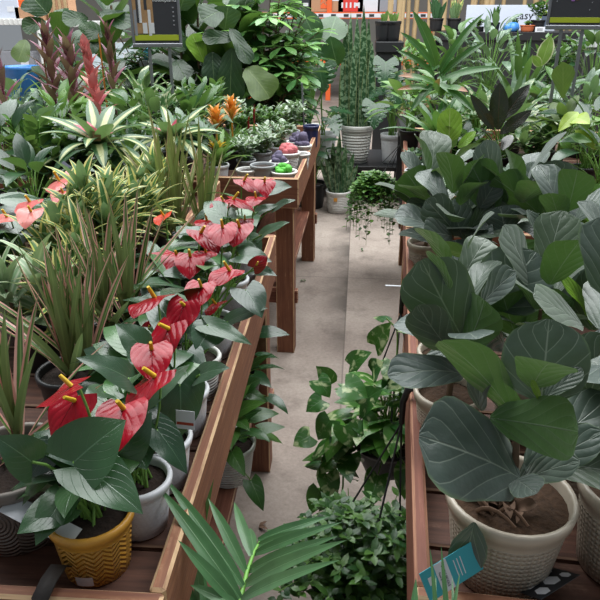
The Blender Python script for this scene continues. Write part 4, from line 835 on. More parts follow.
r = plant('corn_plant', 'low dark leafy plant in the shade left of the stand', 'foliage plant', sp(312, 5.6, 0)); z0 = pot(r, .12, .1, .22, 'black'); f = MB(); s = MB(); petioled(f, s, 30, z0, .25, .45, .2, .5, 'ovate', 0, nu=6, nv=2); finish(r, f, 'dark', s)
# ------------------------------------------------------------------ foliage on the back right bench
def rb(px, d): return np.array([xz(px, d, ZB+.25), d, ZB])
r = plant('corn_plant', 'tall corn plant with long arching leaves and browned tips, back right bench', 'dracaena', rb(438, 3.15)); b = np.array(rb(438, 3.15)); z0 = pot(r, .07, .06, .13, 'black'); f = MB(); s = MB(); tube(s, [(0, 0, z0), (0, 0, z0+.1)], .012, .01)
for b2, t2, W, nm, mi in (((440, 72, 3.1), (484, 13, 3.1), 9, (1, .5, -.4), 0), ((436, 66, 3.15), (412, 10, 3.1), 11, (1, .4, .4), 0), ((432, 66, 3.1), (400, 32, 3.0), 9, (1, .6, .3), 0), ((434, 76, 3.1), (396, 50, 3.), 8, (1, .8, 0), 0), ((440, 76, 3.1), (486, 42, 3.1), 8, (1, .8, 0), 0), ((442, 80, 3.05), (502, 68, 3.0), 9, (1, 1, 0), 0), ((434, 84, 3.0), (398, 76, 2.9), 8, (1, 1, 0), 1), ((432, 90, 3.0), (397, 90, 2.9), 8, (1, 1, 0), 1), ((445, 88, 3.), (468, 92, 2.9), 8, (1, 1, 0), 1), ((438, 60, 3.2), (424, 20, 3.2), 8, (1, .3, -.3), 0), ((440, 66, 3.15), (462, 40, 3.1), 8, (1, .4, 0), 0), ((436, 90, 3.), (440, 78, 2.9), 8, (1, .3, 0), 1), ((440, 84, 3.0), (474, 112, 2.9), 8, (1, .8, 0), 0), ((434, 84, 3.0), (410, 112, 2.9), 8, (1, .8, 0), 0)):
    hero(f, b, b2, t2, W, nm, .6, 'strap', mi, .25, 0, nu=9, nv=4)
rosette(f, (0, 0, z0+.08), 22, .3, .04, (1.2, -.1), 1.0, 'strap', .25); finish(r, f, ['corn', 'corntip'], s, 'bark')
b = np.array(rb(500, 2.75)); r = plant('rubber_plant', 'rubber plant with nearly black burgundy leaves, back right bench', 'rubber plant', b); z0 = pot(r, .06, .05, .12, 'black'); f = MB(); s = MB(); tube(s, [(0, 0, z0), (0, 0, z0+.15)], .007, .005)
for b2, t2, W in (((498, 130, 2.7), (500, 82, 2.72), 19), ((494, 130, 2.68), (470, 94, 2.65), 12), ((500, 134, 2.68), (532, 110, 2.65), 13), ((502, 120, 2.75), (530, 84, 2.75), 16)): hero(f, b, b2, t2, W, (1, .3, R.uniform(-.4, .2)), .2, 'ellip', 0, .12)
figfill(f, 5, z0, .12, .1, wl=.5, shape='ellip'); finish(r, f, 'rubber', s, 'bark')
b = np.array(rb(450, 2.5)); r = plant('fiddle_leaf_fig', 'young fiddle leaf fig with one glowing lime green leaf, behind the grey figs', 'fiddle leaf fig', b); z0 = pot(r, .055, .045, .11, 'jute'); f = MB(); s = MB(); tube(s, [(0, 0, z0), (0, 0, z0+.2)], .006, .004)
hero(f, b, (449, 142, 2.4), (450, 108, 2.42), 25, (1, .2, 0), .1, 'round', 1); hero(f, b, (458, 148, 2.4), (476, 131, 2.42), 10, (1, .4, 0), .3, 'ellip', 1)
figfill(f, 8, z0, .16, .12); finish(r, f, FIG, s, 'bark')
b = np.array(rb(546, 3.3)); r = plant('variegated_rubber_plant', 'plant with one big cream edged lime leaf, left of the right sign', 'rubber plant', b); z0 = pot(r, .06, .05, .12, 'black'); f = MB(); s = MB()
hero(f, b, (541, 66, 3.2), (551, 36, 3.22), 16, (1, .2, -.3), .1, 'ellip'); hero(f, b, (541, 66, 3.18), (532, 56, 3.15), 9, (1, .2, 0), .2, 'ellip'); petioled(f, s, 16, z0, .12, .22, .13, .5, 'ovate', 0, nu=5, nv=4); finish(r, f, 'limecream', s)
b = np.array(rb(562, 3.0)); r = plant('fiddle_leaf_fig', 'plant with one broad dark olive leaf standing upright before the right sign', 'fiddle leaf fig', b); z0 = pot(r, .06, .05, .12, 'black'); f = MB(); s = MB(); tube(s, [(0, 0, z0), (0, 0, z0+.22)], .006, .004)
hero(f, b, (563, 98, 2.9), (563, 62, 2.9), 23, (1, .1, .1), .1, 'obov', 0, nu=12); figfill(f, 9, z0, .2, .12, wl=.5, shape='ellip'); finish(r, f, 'olive', s)
b = np.array(rb(556, 2.72)); r = plant('lime_philodendron', 'lime leaved philodendron in a white bowl, back right bench', 'philodendron', b); z0 = pot(r, .062, .05, .075, 'whiter'); f = MB(); s = MB()
for b2, t2, W, mi in (((572, 118, 2.6), (590, 124, 2.5), 18, 0), ((578, 112, 2.6), (558, 132, 2.55), 14, 0), ((564, 138, 2.6), (592, 142, 2.55), 12, 1), ((575, 130, 2.65), (596, 150, 2.6), 10, 0), ((560, 140, 2.62), (572, 152, 2.6), 10, 1)):
    hero(f, b, b2, t2, W, (1, .7, 0), .6, 'ovate', mi, .15); q = at(*b2[:2], d=b2[2])-b; tube(s, bez((0, 0, z0), (q[0]*.2, 0, z0+.07), q, 5), .003, .0025, 5)
branchy(f, s, 3, z0, .12, .1, 5, .06, .5, mi=1); finish(r, f, ['limepo', 'light'], s)
FR = [
 ('jade_plant', 'small grey leaved plant in a white pot at the rail of the back right bench', 'small foliage plant', 418, 2.95, 'small', 'grayg', .1, .6, 'white'),
 ('chinese_evergreen', 'small spotted leaf plant left of the young lime leaved fig', 'small foliage plant', 431, 2.7, 'heart', 'whitegreen', .08, .5, 'jute'),
 ('dumb_cane', 'pale flecked foliage plant right of the corn plant', 'foliage plant', 478, 3.3, 'agla', 'vari', .24, 1.2, 'black'),
 ('dumb_cane', 'pale flecked foliage plant behind the burgundy rubber plant', 'foliage plant', 505, 3.2, 'agla', 'vari', .26, 1.2, 'black'),
 ('dumb_cane', 'light green foliage plant below the banner, behind pale flecked plants', 'foliage plant', 515, 3.8, 'wide', 'grayg', .36, 1., 'black'),
 ('dumb_cane', 'light green foliage plant right of the corn plant, farther back', 'foliage plant', 475, 3.9, 'wide', 'light', .3, 1., 'black'),
 ('peace_lily', 'dark leafy plant around the right sign legs, nearer the camera', 'foliage plant', 590, 3.0, 'broad', 'dark', .26, 1.2, 'black'),
 ('peace_lily', 'silvery leafy plant behind the right sign legs', 'foliage plant', 585, 3.75, 'agla', 'grayg', .28, 1.3, 'black'),
 ('peace_lily', 'green leafy plant left of the right sign, behind the cream edged leaf', 'foliage plant', 552, 3.9, 'broad', 'mid', .3, 1.3, 'black'),
 ('peace_lily', 'mixed green plant beside the upright olive leaf', 'foliage plant', 535, 3.0, 'stem', 'vari', .2, 1.1, 'black'),
 ('fern_leaf_plant', 'thin stemmed plant among grey pots beside the white bowl', 'foliage plant', 530, 2.62, 'stem', 'grayg', .12, .7, 'gray'),
 ('peace_lily', 'dark leafy plant at the right edge beside the lime philodendron', 'foliage plant', 606, 2.6, 'broad', 'dark', .22, 1., 'jute'),
 ('croton', 'yellow green leafy plant left of the corn plant, by the far rail', 'foliage plant', 412, 3.9, 'broad', 'light', .24, 1.2, 'black'),
 ('croton', 'green leafy plant behind the corn plant', 'foliage plant', 440, 3.85, 'broad', 'mid', .3, 1.3, 'black'),
 ('croton', 'dark leafy plant under the corn plant leaves', 'foliage plant', 462, 2.95, 'stem', 'dark', .16, 1., 'black'),
 ('croton', 'bright leafy plant at the right edge above the lime philodendron', 'foliage plant', 604, 3.3, 'heart', 'light', .26, 1.1, 'black'),
]
for n_, lab, cat, px, d, kind, mt, H, S, pm in FR: bush(n_, lab, cat, rb(px, d), kind, mt, H, S, pm, rt=.045 if S < .9 else .06, ph=.09 if S < .9 else .11)
empty_pot('grey pot between the burgundy rubber plant and the white bowl', rb(512, 2.6), .045, .1, 'gray')
empty_pot('tan pot right of the white bowl, behind the large round fig leaf', rb(585, 2.5), .06, .11, 'jute')
# ------------------------------------------------------------------ hanging plants on the right benches
def edge(y): return .094-.052*0+.052*(y-.615)     # aisle side of the right benches
def hook(r, hookp, rim, rr, n=3, rail=True):
    """plastic hanger: a hook over the rail and thin wires to the pot rim (local coordinates)"""
    m = MB(); x, y, z = hookp
    pts = [np.array([x+.026+.002, y, z-.02]), np.array([x+.026, y, z+.01]), np.array([x+.014, y, z+.026]), np.array([x-.004, y, z+.018]), np.array([x-.012, y, z-.01]), np.array([x-.012, y, z-.06])]
    tube(m, pts, .009, .006, 8); m.build('hanger_hook', 'black', r)
    m = MB()
    for k in range(n):
        a = k*2*PI/n+.5; tube(m, [pts[-1], (pts[-1]+np.array([rim[0]+rr*math.cos(a), rim[1]+rr*math.sin(a), rim[2]]))/2, np.array([rim[0]+rr*math.cos(a), rim[1]+rr*math.sin(a), rim[2]])], .0022, .0022, 5)
    m.build('hanger_wire', 'black', r)
# marbled pothos
pc = at(394, 456, d=1.42); b = np.array([edge(1.45)-.03, 1.45, pc[2]-.06])
r = plant('pothos', 'marbled pothos in a black hanging basket on the right rail, vines trailing', 'pothos', b); z0 = pot(r, .095, .06, .1, 'black'); f = MB(); s = MB()
hook(r, (edge(1.62)-b[0], 1.62-b[1], .906-b[2]), (0, 0, .1), .09)
def vine(pts, n, L=.085, mats=0):
    pts = np.array(pts); d = np.linspace(0, len(pts)-1, 22); P = np.stack([np.interp(d, range(len(pts)), pts[:, k]) for k in range(3)], 1)
    for _ in range(2): P[1:-1] = (P[:-2]+P[1:-1]*2+P[2:])/4
    tube(s, P, .003, .002, 5)
    for j in range(n):
        q = P[int((j+.5)/n*21)]; a = j*2.6+R.random(); t, nn = ae(a, R.uniform(-1., .1)); leaf(f, q+t*.02, t, nn, L*R.uniform(.7, 1.1), L*.72, 'heart', .5, .1, .22, .01, 2, 7, 6, tint())
petioled(f, s, 80, z0, .17, .2, .08, .74, 'heart', .22, (.4, -.8), .6, .1, .01, up=.6, nu=8, nv=6)
for px, py, tx, ty, W, dy in ((375, 345, 392, 322, 26, .12), (330, 385, 316, 366, 26, 0), (322, 400, 306, 412, 22, -.04), (345, 385, 368, 398, 30, -.05), (350, 365, 372, 352, 24, .1), (318, 380, 330, 398, 22, -.06), (372, 372, 384, 362, 26, .06), (360, 405, 384, 388, 30, -.05), (362, 420, 380, 440, 28, -.08), (330, 420, 318, 440, 26, -.06), (310, 436, 293, 446, 24, -.06), (345, 426, 350, 448, 26, -.1)):
    hero(f, b, (px, py, 1.42+dy), (tx, ty, 1.40+dy), W, (1, .8, 0), .5, 'heart', lobe=.2, fold=.08, nu=9, nv=6)
def L_(px, py, d): return at(px, py, d=d)-b
vine([(0, -.02, z0), L_(352, 420, 1.36), L_(330, 440, 1.34), L_(325, 470, 1.34), L_(318, 500, 1.34)], 13)
vine([(0, -.02, z0), L_(360, 425, 1.34), L_(342, 452, 1.33), L_(344, 490, 1.33), L_(332, 520, 1.33), L_(345, 505, 1.32)], 10, .065)
vine([(.02, -.02, z0), L_(358, 440, 1.36), L_(344, 455, 1.35), L_(322, 470, 1.35)], 9, .075)
vine([(.02, .05, z0), L_(398, 330, 1.55), L_(386, 318, 1.56)], 4, .06)
finish(r, f, 'pothos', s, 'stemg')
# small leaved basket nearest
b = np.array([.035, 1.0, .44]); r = plant('basket_plant', 'small leaved bushy plant in a hanging basket low by the right bench', 'hanging plant', b); z0 = pot(r, .1, .07, .1, 'black'); f = MB(); s = MB()
hook(r, (edge(1.1)-b[0], 1.1-b[1], .906-b[2]), (0, 0, .1), .095)
for i in range(84):
    a = i*2.39996; k = math.sqrt((i+.5)/84); d = .19*k; tip = np.array([math.cos(a)*d*1.1, math.sin(a)*d*.95, z0+.15*(1-k**2)+R.uniform(-.03, .04)-.12*max(0, k-.7)])
    pts = bez((math.cos(a)*d*.2, math.sin(a)*d*.2, z0), (tip[0]*.6, tip[1]*.6, max(z0+.08, tip[2]+.04)), tip, 8); tube(s, pts, .0018, .001, 4, caps=False)
    for j in range(20):
        x = (.25+.75*(j+.5)/20)*8; q = int(min(x, 7.99)); p = pts[q]+(pts[q+1]-pts[q])*(x-q); t, nn = ae(j*2.4+i, R.uniform(-.5, .6)); leaf(f, p, t, nn, .026*R.uniform(.7, 1.3), .014, 'ovate', .4, .15, 0, 0, 2, 3, 2, tint())
for tip in (at(348, 488, d=1.1)-b, at(398, 492, d=1.2)-b, at(412, 500, d=1.2)-b, at(300, 580, d=.95)-b):
    pts = bez((0, 0, z0+.05), tip*[.7, .7, .6], tip, 8); tube(s, pts, .0018, .001, 4, caps=False)
    for j in range(16): q = pts[int(8*(.3+.7*j/16))]; t, nn = ae(j*2.4, R.uniform(-.4, .5)); leaf(f, q+[R.uniform(-.01, .01)]*3, t, nn, .028, .017, 'ovate', .4, .15, 0, 0, 2, 3, 2, tint())
finish(r, f, 'smallg', s, 'stemg')
# trailing plant far down the aisle
b = np.array([edge(4.0)-.16, 4.0, .5]); r = plant('trailing_plant', 'trailing small leaved plant hanging at the far end of the right bench', 'hanging plant', b); z0 = pot(r, .09, .06, .1, 'black'); f = MB(); s = MB()
hook(r, (edge(4.0)-b[0], .05, .906-b[2]), (0, 0, .1), .085)
for i in range(80):
    a = i*2.39996; k = math.sqrt((i+.5)/80); d = .17*k; dr = (.0 if k < .55 else R.uniform(.05, .3)*(1.4 if R.random() > .7 else 1)); tip = np.array([math.cos(a)*d, math.sin(a)*d, z0+.08*(1-k)-dr])
    pts = bez((math.cos(a)*d*.2, math.sin(a)*d*.2, z0), (tip[0]*1.0, tip[1]*1.0, z0+.13), tip, 8); tube(s, pts, .002, .001, 4, caps=False)
    for j in range(22): x = 8*(.2+.8*j/22); k_ = int(min(x, 7.99)); q = pts[k_]+(pts[k_+1]-pts[k_])*(x-k_); t, nn = ae(j*2.4+i, R.uniform(-.4, .6)); leaf(f, q, t, nn, .034, .023, 'ovate', .4, .2, 0, 0, 2, 3, 2, tint())
finish(r, f, 'trail', s, 'stemg')
# wire clip and dark drip ring on the rail
r = thing('plant_label_stick', 'small pale label stick poking out beside the hanging hook', 'plant tag', at(402, 286, d=1.66)); bx('card', 'paper', (-.02, 0, 0), (.05, .008, .001), r, .0003)
# ------------------------------------------------------------------ palm in the aisle, nearest the camera
b = np.array([-.09, .4, 0]); r = plant('parlor_palm', 'palm with long pleated leaflets rising between the benches at the bottom', 'palm', b); z0 = pot(r, .13, .1, .24, 'black'); f = MB(); s = MB()
rp = [at(236, 640, d=.6), at(240, 600, d=.66), at(247, 572, d=.71), at(254, 552, d=.75), at(262, 538, d=.79)]
tube(s, bez((0, 0, z0), (-.05, .05, .55), rp[0]-b, 7), .006, .005, 6); tube(s, [p-b for p in rp], .0045, .002, 6)
def lf(b2, t2, W, bend=.35, nm=(1, .6, 0)): hero(f, b, b2, t2, W, nm, bend, 'lance', 0, .22, 0, nu=12, nv=4)
for b2, t2, W in (((240, 598, .66), (158, 486, .77), 17), ((243, 586, .68), (165, 478, .8), 15), ((246, 572, .71), (208, 498, .8), 13), ((251, 556, .74), (234, 502, .86), 11), ((254, 552, .75), (250, 528, .84), 9),
                  ((258, 540, .78), (330, 516, .8), 11), ((256, 546, .77), (322, 527, .76), 9), ((252, 555, .75), (342, 522, .74), 11), ((246, 572, .72), (338, 536, .68), 14), ((243, 586, .69), (347, 540, .62), 16), ((240, 600, .66), (340, 560, .58), 15),
                  ((238, 606, .65), (178, 540, .68), 15), ((237, 615, .63), (180, 620, .62), 15), ((238, 606, .64), (190, 585, .66), 13), ((238, 612, .63), (300, 620, .56), 15)): lf(b2, t2, W)
# second, lower frond seen along the bench side, and thin tips by the right rail
for b2, t2, W in (((205, 640, .75), (190, 505, .8), 11), ((208, 650, .7), (176, 560, .8), 14), ((215, 660, .68), (196, 545, .82), 11), ((196, 560, .86), (214, 478, .86), 7)): lf(b2, t2, W)
finish(r, f, 'palm', s, 'palmstem')
b = np.array([.04, .42, 0]); r = plant('parlor_palm', 'palm tips standing in front of the teal tag by the right rail', 'palm', b); z0 = pot(r, .1, .08, .2, 'black'); f = MB(); s = MB()
for b2, t2, W in (((440, 650, .5), (430, 548, .58), 5), ((450, 650, .5), (441, 545, .57), 6), ((446, 650, .5), (460, 572, .57), 5), ((455, 650, .5), (452, 575, .58), 4), ((412, 640, .5), (416, 578, .55), 9), ((432, 640, .5), (436, 575, .57), 5)):
    q = at(*b2[:2], d=b2[2])-b; tube(s, bez((0, 0, z0), (0, 0, q[2]*.6), q, 6), .0025, .002, 5); lf(b2, t2, W, .15)
finish(r, f, 'palm', s, 'palmstem')
# ------------------------------------------------------------------ plants on the lower shelf of the front left bench
b = np.array([-.335, 1.5, .36]); r = plant('pothos', 'green trailing pothos in a white ribbed pot on the lower shelf', 'pothos', b); z0 = pot(r, .075, .06, .12, 'whiter'); f = MB(); s = MB()
petioled(f, s, 30, z0, .12, .22, .085, .6, 'heart', .15, (.5, -.6), .6, .1, .01, up=.7, nu=7, nv=4)
for b2, t2, W in (((246, 392, 1.6), (268, 402, 1.6), 14), ((244, 388, 1.6), (262, 378, 1.62), 16), ((240, 410, 1.58), (256, 424, 1.56), 14), ((236, 420, 1.56), (262, 410, 1.56), 12), ((250, 366, 1.7), (272, 354, 1.7), 9), ((238, 430, 1.54), (246, 444, 1.52), 14)): hero(f, b, b2, t2, W, (1, .7, .2), .5, 'heart', lobe=.15)
finish(r, f, 'mid', s, 'stemg')
b = np.array([-.37, 1.85, .36]); r = plant('pothos', 'dark leaved plant on the lower shelf beside the bench post', 'pothos', b); z0 = pot(r, .075, .06, .12, 'black'); f = MB(); s = MB(); petioled(f, s, 26, z0, .12, .26, .085, .6, 'heart', .15, (.5, -.6), .6, .1, .01, up=.7, nu=6, nv=4); finish(r, f, 'darkm', s, 'stemg')
# small things on the front left bench
r = thing('strap', 'black strap looped over the front rail beside the ochre pot', 'strap', (at(50, 582, z=.906)*[1, 1, 0]+[0, 0, .906])); yb = r.location.y
m = MB(); w2 = .011; path = [(0, .08, -.046), (.004, .05, -.02), (.004, .028, .006), (.003, .0, .009), (.002, -.026, .004), (.0, -.03, -.03), (-.004, -.031, -.09)]
P_ = np.array([[(x-w2, .6-yb+y_, z), (x+w2, .6-yb+y_, z)] for x, y_, z in path])
P2 = np.concatenate([P_, (P_+[0, -.001, .003])[:, ::-1]], 1); P2 = np.concatenate([P2, P2[:, :1]], 1); m.grid(P2, np.zeros((7, 5)), np.zeros((7, 5))); m.build('band', 'strap', r)
tag_card('price_card', 'red card lying under the taupe pot at the left edge', at(-18, 562, z=ZL+.004), np.array([.9, .5, .12]), np.array([-.5, .9, .0]), .07, .05, 'redbrown')
tag_card('price_card', 'blue and white printed card against the taupe pot at the left edge', at(-10, 552, z=ZL+.012), np.array([.95, .3, .05]), np.array([0, .4, .9]), .06, .018, 'bluep')
m = MB()
for px, py, a in ((100, 215, 0),): pass
q = at(93, 141, d=2.33); tag_card('plant_tag', 'small printed tag standing in the pink heart of the striped bromeliad', q, np.array([1, 0, 0]), np.array([0, .2, 1]), .03, .035, 'jute2')
tag_card('plant_tag', 'long pale plant tag leaning left of the nearer striped bromeliad', at(60, 165, d=2.1), np.array([.75, .1, -.65]), np.array([.5, .3, .7]), .09, .018, 'lilac')
tag_card('price_card', 'white price tag on the third white pot along the left rail', at(176, 428, d=y3-.062), np.array([1, -.1, 0]), np.array([0, .2, 1]), .03, .03, 'paper', lambda r, w, h: bx('print_band', 'redbrown', (w/2, h*.3, .0006), (w*.9, h*.15, .0003), r, .0001))
# ------------------------------------------------------------------ the shop behind
def shelf_unit(label, x, y, w, zs_, dpt=.5):
    r = thing('wire_shelf', label, 'shelving', (x, y, 0)); H = max(zs_)+.25
    for sx in (-1, 1):
        for sy in (0, 1): m = MB(); tube(m, [(sx*w/2, sy*dpt, 0), (sx*w/2, sy*dpt, H)], .02, .02, 8); m.build('upright', 'wire', r)
    for z in zs_:
        m = MB(); box(m, (0, dpt/2, z), (w, dpt, .02), .003); box(m, (0, -.01, z+.02), (w, .012, .06), .003)
        n = int(w/.05)
        for i in range(n): box(m, (-w/2+w*(i+.5)/n, -.02, z+.02), (.012, .01, .05), .002)
        m.build('shelf', 'wire', r, smooth=False)
    return r
def xx(px, d): return xz(px, d, 1.3)
Y = 7.; z_ = at(20, 24, d=Y)[2]
shelf_unit('white wire shelving at the far left edge behind the plants', xx(-4, Y), Y, .95, (z_, z_-.55), .5)
shelf_unit('white wire shelving behind the fig trees, right of the edge unit', xx(96, Y+.1), Y+.1, 1.1, (z_-.02, z_-.5), .5)
def crate(label, cat, px, pz, d, w, h, mat, name='box', dp=.25, flap=True):
    r = thing(name, label, cat, (xx(px, d), d, pz)); bx('box_body', mat, (0, dp/2, h/2), (w, dp, h), r, .004)
    if flap: bx('tape', 'paper2' , (0, dp/2, h+.001), (w*.1, dp, .002), r, .0005); bx('box_label', 'paper', (w*.25, -.002, h*.55), (w*.22, .002, h*.25), r, .0005)
    return r
crate('pale grey box on the top shelf at the far left', 'box', 8, z_+.03, Y+.08, .34, .2, 'banner')
crate('wooden crate on the top shelf left of the fig trees', 'crate', 33, z_+.03, Y+.08, .3, .13, 'brownpaper')
r = crate('wooden crate on the top shelf, tall slats', 'crate', 62, z_+.03, Y+.15, .24, .28, 'brownpaper', 'crate', .2, False)
for k in range(4): bx('slat', 'bamboo', (-.09+.06*k, -.01, .14), (.03, .01, .28), r, .002)
crate('orange bottle box on the top shelf', 'box', 29, z_+.16, Y+.1, .2, .07, 'orangesteel')
crate('grey bin under the top shelf at the far left', 'bin', 12, z_-.52, Y+.05, .4, .25, 'gray2')
crate('clear wrapped pack on the shelf behind the houseplant sign', 'box', 118, z_-.48, Y+.15, .3, .3, 'sky')
crate('white carton on the shelf beside the houseplant sign', 'box', 96, z_-.48, Y+.15, .26, .24, 'sky')
r = thing('blue_bucket', 'blue container on the floor behind the left benches', 'container', (xx(18, 5.2), 5.2, 0)); m = MB(); hB = at(18, 66, d=5.2)[2]; lathe(m, [(.001, 0), (.12, 0), (.13, hB-.02), (.14, hB), (.12, hB), (.12, hB-.03)], 20); m.build('bucket_body', 'bluep', r)
r = thing('bottle', 'light blue bottle standing behind the houseplant sign legs', 'bottle', (xx(147, 5.15), 5.15, 0)); z1_ = at(147, 60, d=5.15)[2]; z2_ = at(147, 48, d=5.15)[2]; bx('plinth', 'gray2', (0, 0, z1_/2), (.1, .1, z1_), r); m = MB(); lathe(m, [(.001, z1_), (.026, z1_), (.028, z2_-.03), (.01, z2_), (.001, z2_)], 12); m.build('bottle_body', 'bluel', r)
# pallet racking straight ahead
Y = 13.; zb = at(330, 12, d=Y)[2]
r = thing('pallet_rack', 'orange steel pallet rack far behind, above the tall snake plant', 'shelving', (xx(340, Y), Y, 0))
wR = 3.4
for x in (-wR/2, -.2, wR/2): bx('upright', 'orangesteel', (x, 0, 1.25), (.09, .09, 2.5), r)
zB_ = at(330, 10, d=Y)[2]
for zz in (zB_-.09, .7): bx('beam', 'orangesteel', (0, -.05, zz), (wR, .05, .11), r); bx('rack_shelf', 'wire', (0, .45, zz+.04), (wR, .9, .03), r)
bx('price_strip', 'paper', (0, -.08, zB_-.09), (wR*.98, .006, .07), r, .001)
for k in range(14): bx('price_print', 'ink', (-1.5+.23*k, -.086, zB_-.09), (.09, .004, .045), r, .001)
def cart(label, px, w, h, mat): return crate(label, 'box', px, zB_-.03, Y+.0, w, h, mat, 'carton', .5)
r = cart('brown carton with an orange square mark on the far rack', 326, .62, .42, 'brownpaper')
bx('printed_mark', 'orangesteel', (-.0, -.006, .16), (.21, .006, .21), r, .0005)
for k in range(3): bx('mark_stroke', 'brownpaper', (-.06+.06*k, -.011, .17+.02*(k % 2)), (.014, .004, .13), r, .0005, rot=[[.77, 0, .64], [0, 1, 0], [-.64, 0, .77]])
for k in range(2): bx('mark_stroke', 'brownpaper', (.01, -.011, .11+.07*k), (.16, .004, .012), r, .0005, rot=[[.77, 0, .64], [0, 1, 0], [-.64, 0, .77]])
r = cart('dark carton with an orange top at the left of the far rack', 300, .42, .22, 'ink'); bx('lid', 'orangesteel', (0, .25, .28), (.42, .5, .12), r); text('lettering', 'POTTING MIX', .05, 'paper', r, (0, -.008, .12), (PI/2, 0, 0)) if False else None
r = cart('red carton with white print on the far rack', 350, .46, .22, 'redp')
for k in range(5): bx('print_mark', 'paper', (-.15+.075*k, -.006, .11), (.03, .005, .09), r, .0005)
cart('white carton on the far rack, right of the red one', 368, .4, .3, 'paper')
cart('dark carton on the far rack behind the snake plant', 386, .34, .3, 'gray2')
# raised display with black trays and the banner, back right
Y = 9.2; zt_ = at(500, 32, d=Y)[2]
def table(label, px0, px1, y, z, dp=.7):
    x0, x1 = xx(px0, y), xx(px1, y); r = thing('display_table', label, 'table', ((x0+x1)/2, y, 0)); w = x1-x0; bx('top', 'black', (0, dp/2, z-.05), (w, dp, .1), r)
    for sx in (-1, 1):
        for sy in (.06, dp-.06): bx('leg', 'black', (sx*(w/2-.05), sy, (z-.1)/2), (.07, .07, z-.1), r)
    bx('skirt', 'black', (0, .04, z/2), (w-.02, .02, z-.1), r); return r
table('long black display table far back on the right', 440, 640, Y, zt_)
Y2 = 7.4; zt2 = at(390, 42, d=Y2)[2]
table('black display table at the back between the rack and the corn plant', 376, 404, Y2, zt2, .5)
def mini(name, label, px, d, z, kind, mat, pm='black', H=.16, rt=.06, S=.6, ph=.11): bush(name, label, 'small potted plant', [xx(px, d), d+.2, z], kind, mat, H, S, pm, rt=rt, ph=ph)
mini('succulent', 'small green plant in a black pot on the back table, left one of two', 383, Y2, zt2, 'blade', 'light', H=.14, rt=.085, ph=.2, S=.8)
mini('succulent', 'small green plant in a black pot on the back table, right one of two', 393, Y2, zt2, 'blade', 'light', H=.14, rt=.085, ph=.2, S=.8)
mini('snake_plant', 'snake plant with grey blades on the far black table, left', 437, Y, zt_, 'blade', 'sans', H=.3, rt=.09, S=1.2, ph=.16)
mini('snake_plant', 'yellow edged snake plant in a black pot on the far black table', 455, Y, zt_, 'blade', 'song', H=.28, rt=.09, S=1.2, ph=.16)
mini('succulent', 'low green tray of plants left of the banner plants', 480, Y, zt_, 'small', 'light', H=.1, rt=.09, S=.9, ph=.06)
mini('succulent', 'cactus like plant in front of the pale banner, upright', 497, Y, zt_, 'blade', 'mid', H=.26, rt=.06, S=.8)
mini('succulent', 'dark spiky small plant right of the blue dome pot', 517, Y, zt_, 'blade', 'dark', H=.14, rt=.05, S=.9, ph=.06)
mini('succulent', 'bushy plant in a black pot below the banner', 540, Y, zt_, 'stem', 'mid', H=.24, rt=.09, S=1.2, ph=.14)
mini('succulent', 'small plant in a terracotta bowl on the far black table', 530, Y-.1, zt_, 'small', 'light', 'terra', .05, .09, .5, .08)
b = [xx(512, Y), Y+.12, zt_]; r = thing('blue_ornament', 'bright blue segmented dome ornament on the far black table', 'ornament', b)
m = MB()
for k in range(5):
    a = k*2*PI/5; lathe(m, [(.001, 0), (.05, .01), (.06, .05), (.04, .1), (.001, .115)], 10, c=(.05*math.cos(a), .05*math.sin(a), 0))
m.build('dome_segments', 'bluep', r)
def cardsign(label, px, py, d, w, h): 
    q = at(px, py, d=d); r = thing('price_card', label, 'price card', (q[0], d, zt_+h/2 if d > 8 else q[2])); bx('card', 'paper', (0, 0, 0), (w, .004, h), r, .001)
    for k in range(3): bx('print_line', 'ink', (0, -.003, h*(.2-.2*k)), (w*.6, .002, h*.06), r, .0003)
    return r
cardsign('small white price card on the table edge, right of the terracotta bowl', 540, 29, Y+.04, .12, .06)
cardsign('small white price card on the far black table, left', 487, 29, Y+.04, .08, .08)
r = cardsign('white price sign with an orange corner at the right, behind the sign legs', 588, 41, 5.6, .15, .09); bx('print_mark', 'orangesteel', (.02, -.004, .035), (.06, .002, .014), r, .0005); bx('stake', 'metal', (0, .006, -.5), (.012, .006, .9), r)
q0 = at(467, 5, d=Y+1); q1 = at(553, 38, d=Y+1); wB = q1[0]-q0[0]; hB = q0[2]-q1[2]
r = thing('banner', 'pale blue banner lettered in black, far back on the right', 'banner', ((q0[0]+q1[0])/2, Y+1, q1[2])); bx('sheet', 'banner', (0, 0, hB/2), (wB, .02, hB), r)
text('lettering', 'easy', .15, 'ink', r, (wB*.14, -.013, hB*.68), (PI/2, 0, 0), .001)
bx('printed_pot', 'slate', (wB*.38, -.012, hB*.5), (.1, .003, .14), r, .001); m = MB(); 
for k in range(7): t, nn = np.array([math.cos(.4+k*.4), 0, math.sin(.4+k*.4)]), np.array([0, -1, 0]); leaf(m, (wB*.38, -.013, hB*.6), t, nn, .13, .04, 'lance', 0, 0, 0, 0, 2, 5, 2)
m.build('printed_plant', 'limepo', r)
for sx in (-1, 1): bx('pole', 'metal', (sx*wB*.48, .02, -q1[2]/2+hB/2), (.03, .02, q1[2]+hB), r)
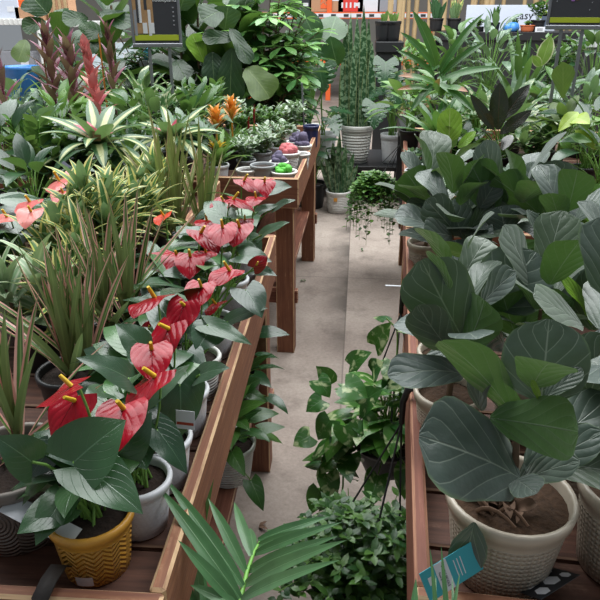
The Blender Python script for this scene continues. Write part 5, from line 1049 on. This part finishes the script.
# bamboo canes standing in a row at the very back
for k in range(26):
    px = 401+R.uniform(-1.5, 1.5)+7*k if k < 13 else 470+R.uniform(-2, 2)+10*(k-13); d = 11.2+.15*(k % 3)
    if k in (3, 9, 17): continue
    o = thing('bamboo_cane', 'thick tan bamboo cane in the row standing behind the back tables', 'bamboo cane', (xx(px, d), d, 0), 0, 'bamboo canes at the back'); m = MB(); tube(m, [(R.uniform(-.015, .015), 0, zq) for zq in np.linspace(0, 2.1, 8)], .045*R.uniform(.45, 1.1), None, 8); m.build('cane', 'bamboo', o)
for px in (389, 398):
    o = thing('wooden_post', 'tan post rising behind the two black pots, ' + ('left' if px == 389 else 'right') + ' of the pair', 'post', (xx(px, 8.2), 8.2, 0)); m = MB(); tube(m, [(0, 0, zq) for zq in np.linspace(0, 2.1, 6)], .035, None, 8); m.build('shaft', 'bamboo', o)
# more stock between the benches and the back tables
table('low dark table behind the back right bench', 408, 620, 5.0, .75, .9)
for i, (px, d, kind, mt, H, S, lab) in enumerate(((420, 5.2, 'stem', 'light', .6, 1.5, 'bright leafy plant behind the corn plant on the low dark table'), (455, 5.3, 'broad', 'mid', .62, 1.5, 'green leafy plant behind the corn plant, right of the bright one'), (490, 5.2, 'agla', 'grayg', .66, 1.5, 'silvery plant in the row below the banner, left'), (525, 5.3, 'wide', 'mid', .66, 1.2, 'long leaved plant in the row below the banner, middle'), (560, 5.3, 'stem', 'mid', .62, 1.6, 'leafy plant in the row behind the cream edged leaf'), (598, 5.3, 'broad', 'dark', .62, 1.6, 'dark leafy plant in the row at the right edge'))):
    bush('leafy_plant', lab, 'foliage plant', [xx(px, d), d, .75], kind, mt, H, S, 'black', rt=.08, ph=.14)

for px, py, lab in ((303, 280, 'small fallen leaf bit on the concrete beside the far bench post'), (259, 527, 'brown fallen leaf bit on the concrete above the palm'), (362, 250, 'small green fallen leaf bit on the concrete in mid aisle')):
    o = thing('fallen_leaf', lab, 'leaf', at(px, py, z=.004)); m = MB()
    for k in range(2): t, nn = ae(R.random()*6, .12); leaf(m, (0, 0, 0), t, nn, .035, .014, 'ovate', .8, .3, 0, .05, 2, 5, 2)
    m.build('leaf_blade', 'dry' if py == 527 else 'mid', o)
# ------------------------------------------------------------------ light
w = bpy.data.worlds.new('sky'); bpy.context.scene.world = w; w.use_nodes = True
bg = w.node_tree.nodes['Background']; bg.inputs[0].default_value = (.86, .93, 1, 1); bg.inputs[1].default_value = .2
def area(name, loc, sx, sy, e, c=(1, 1, 1), rot=(0, 0, 0)):
    l = bpy.data.lights.new(name, 'AREA'); l.shape = 'RECTANGLE'; l.size = sx; l.size_y = sy; l.energy = e; l.color = c
    o = bpy.data.objects.new(name, l); C.objects.link(o); o.location = loc; o.rotation_euler = rot; return o
area('skylight', (0, 5.4, 6), 10, 8, 1250, (.97, .99, 1))
sc = bpy.context.scene; vs = sc.view_settings; vs.view_transform = 'Standard'; vs.look = 'None'; vs.gamma = 1; vs.exposure = 0.5; vs.use_curve_mapping = False
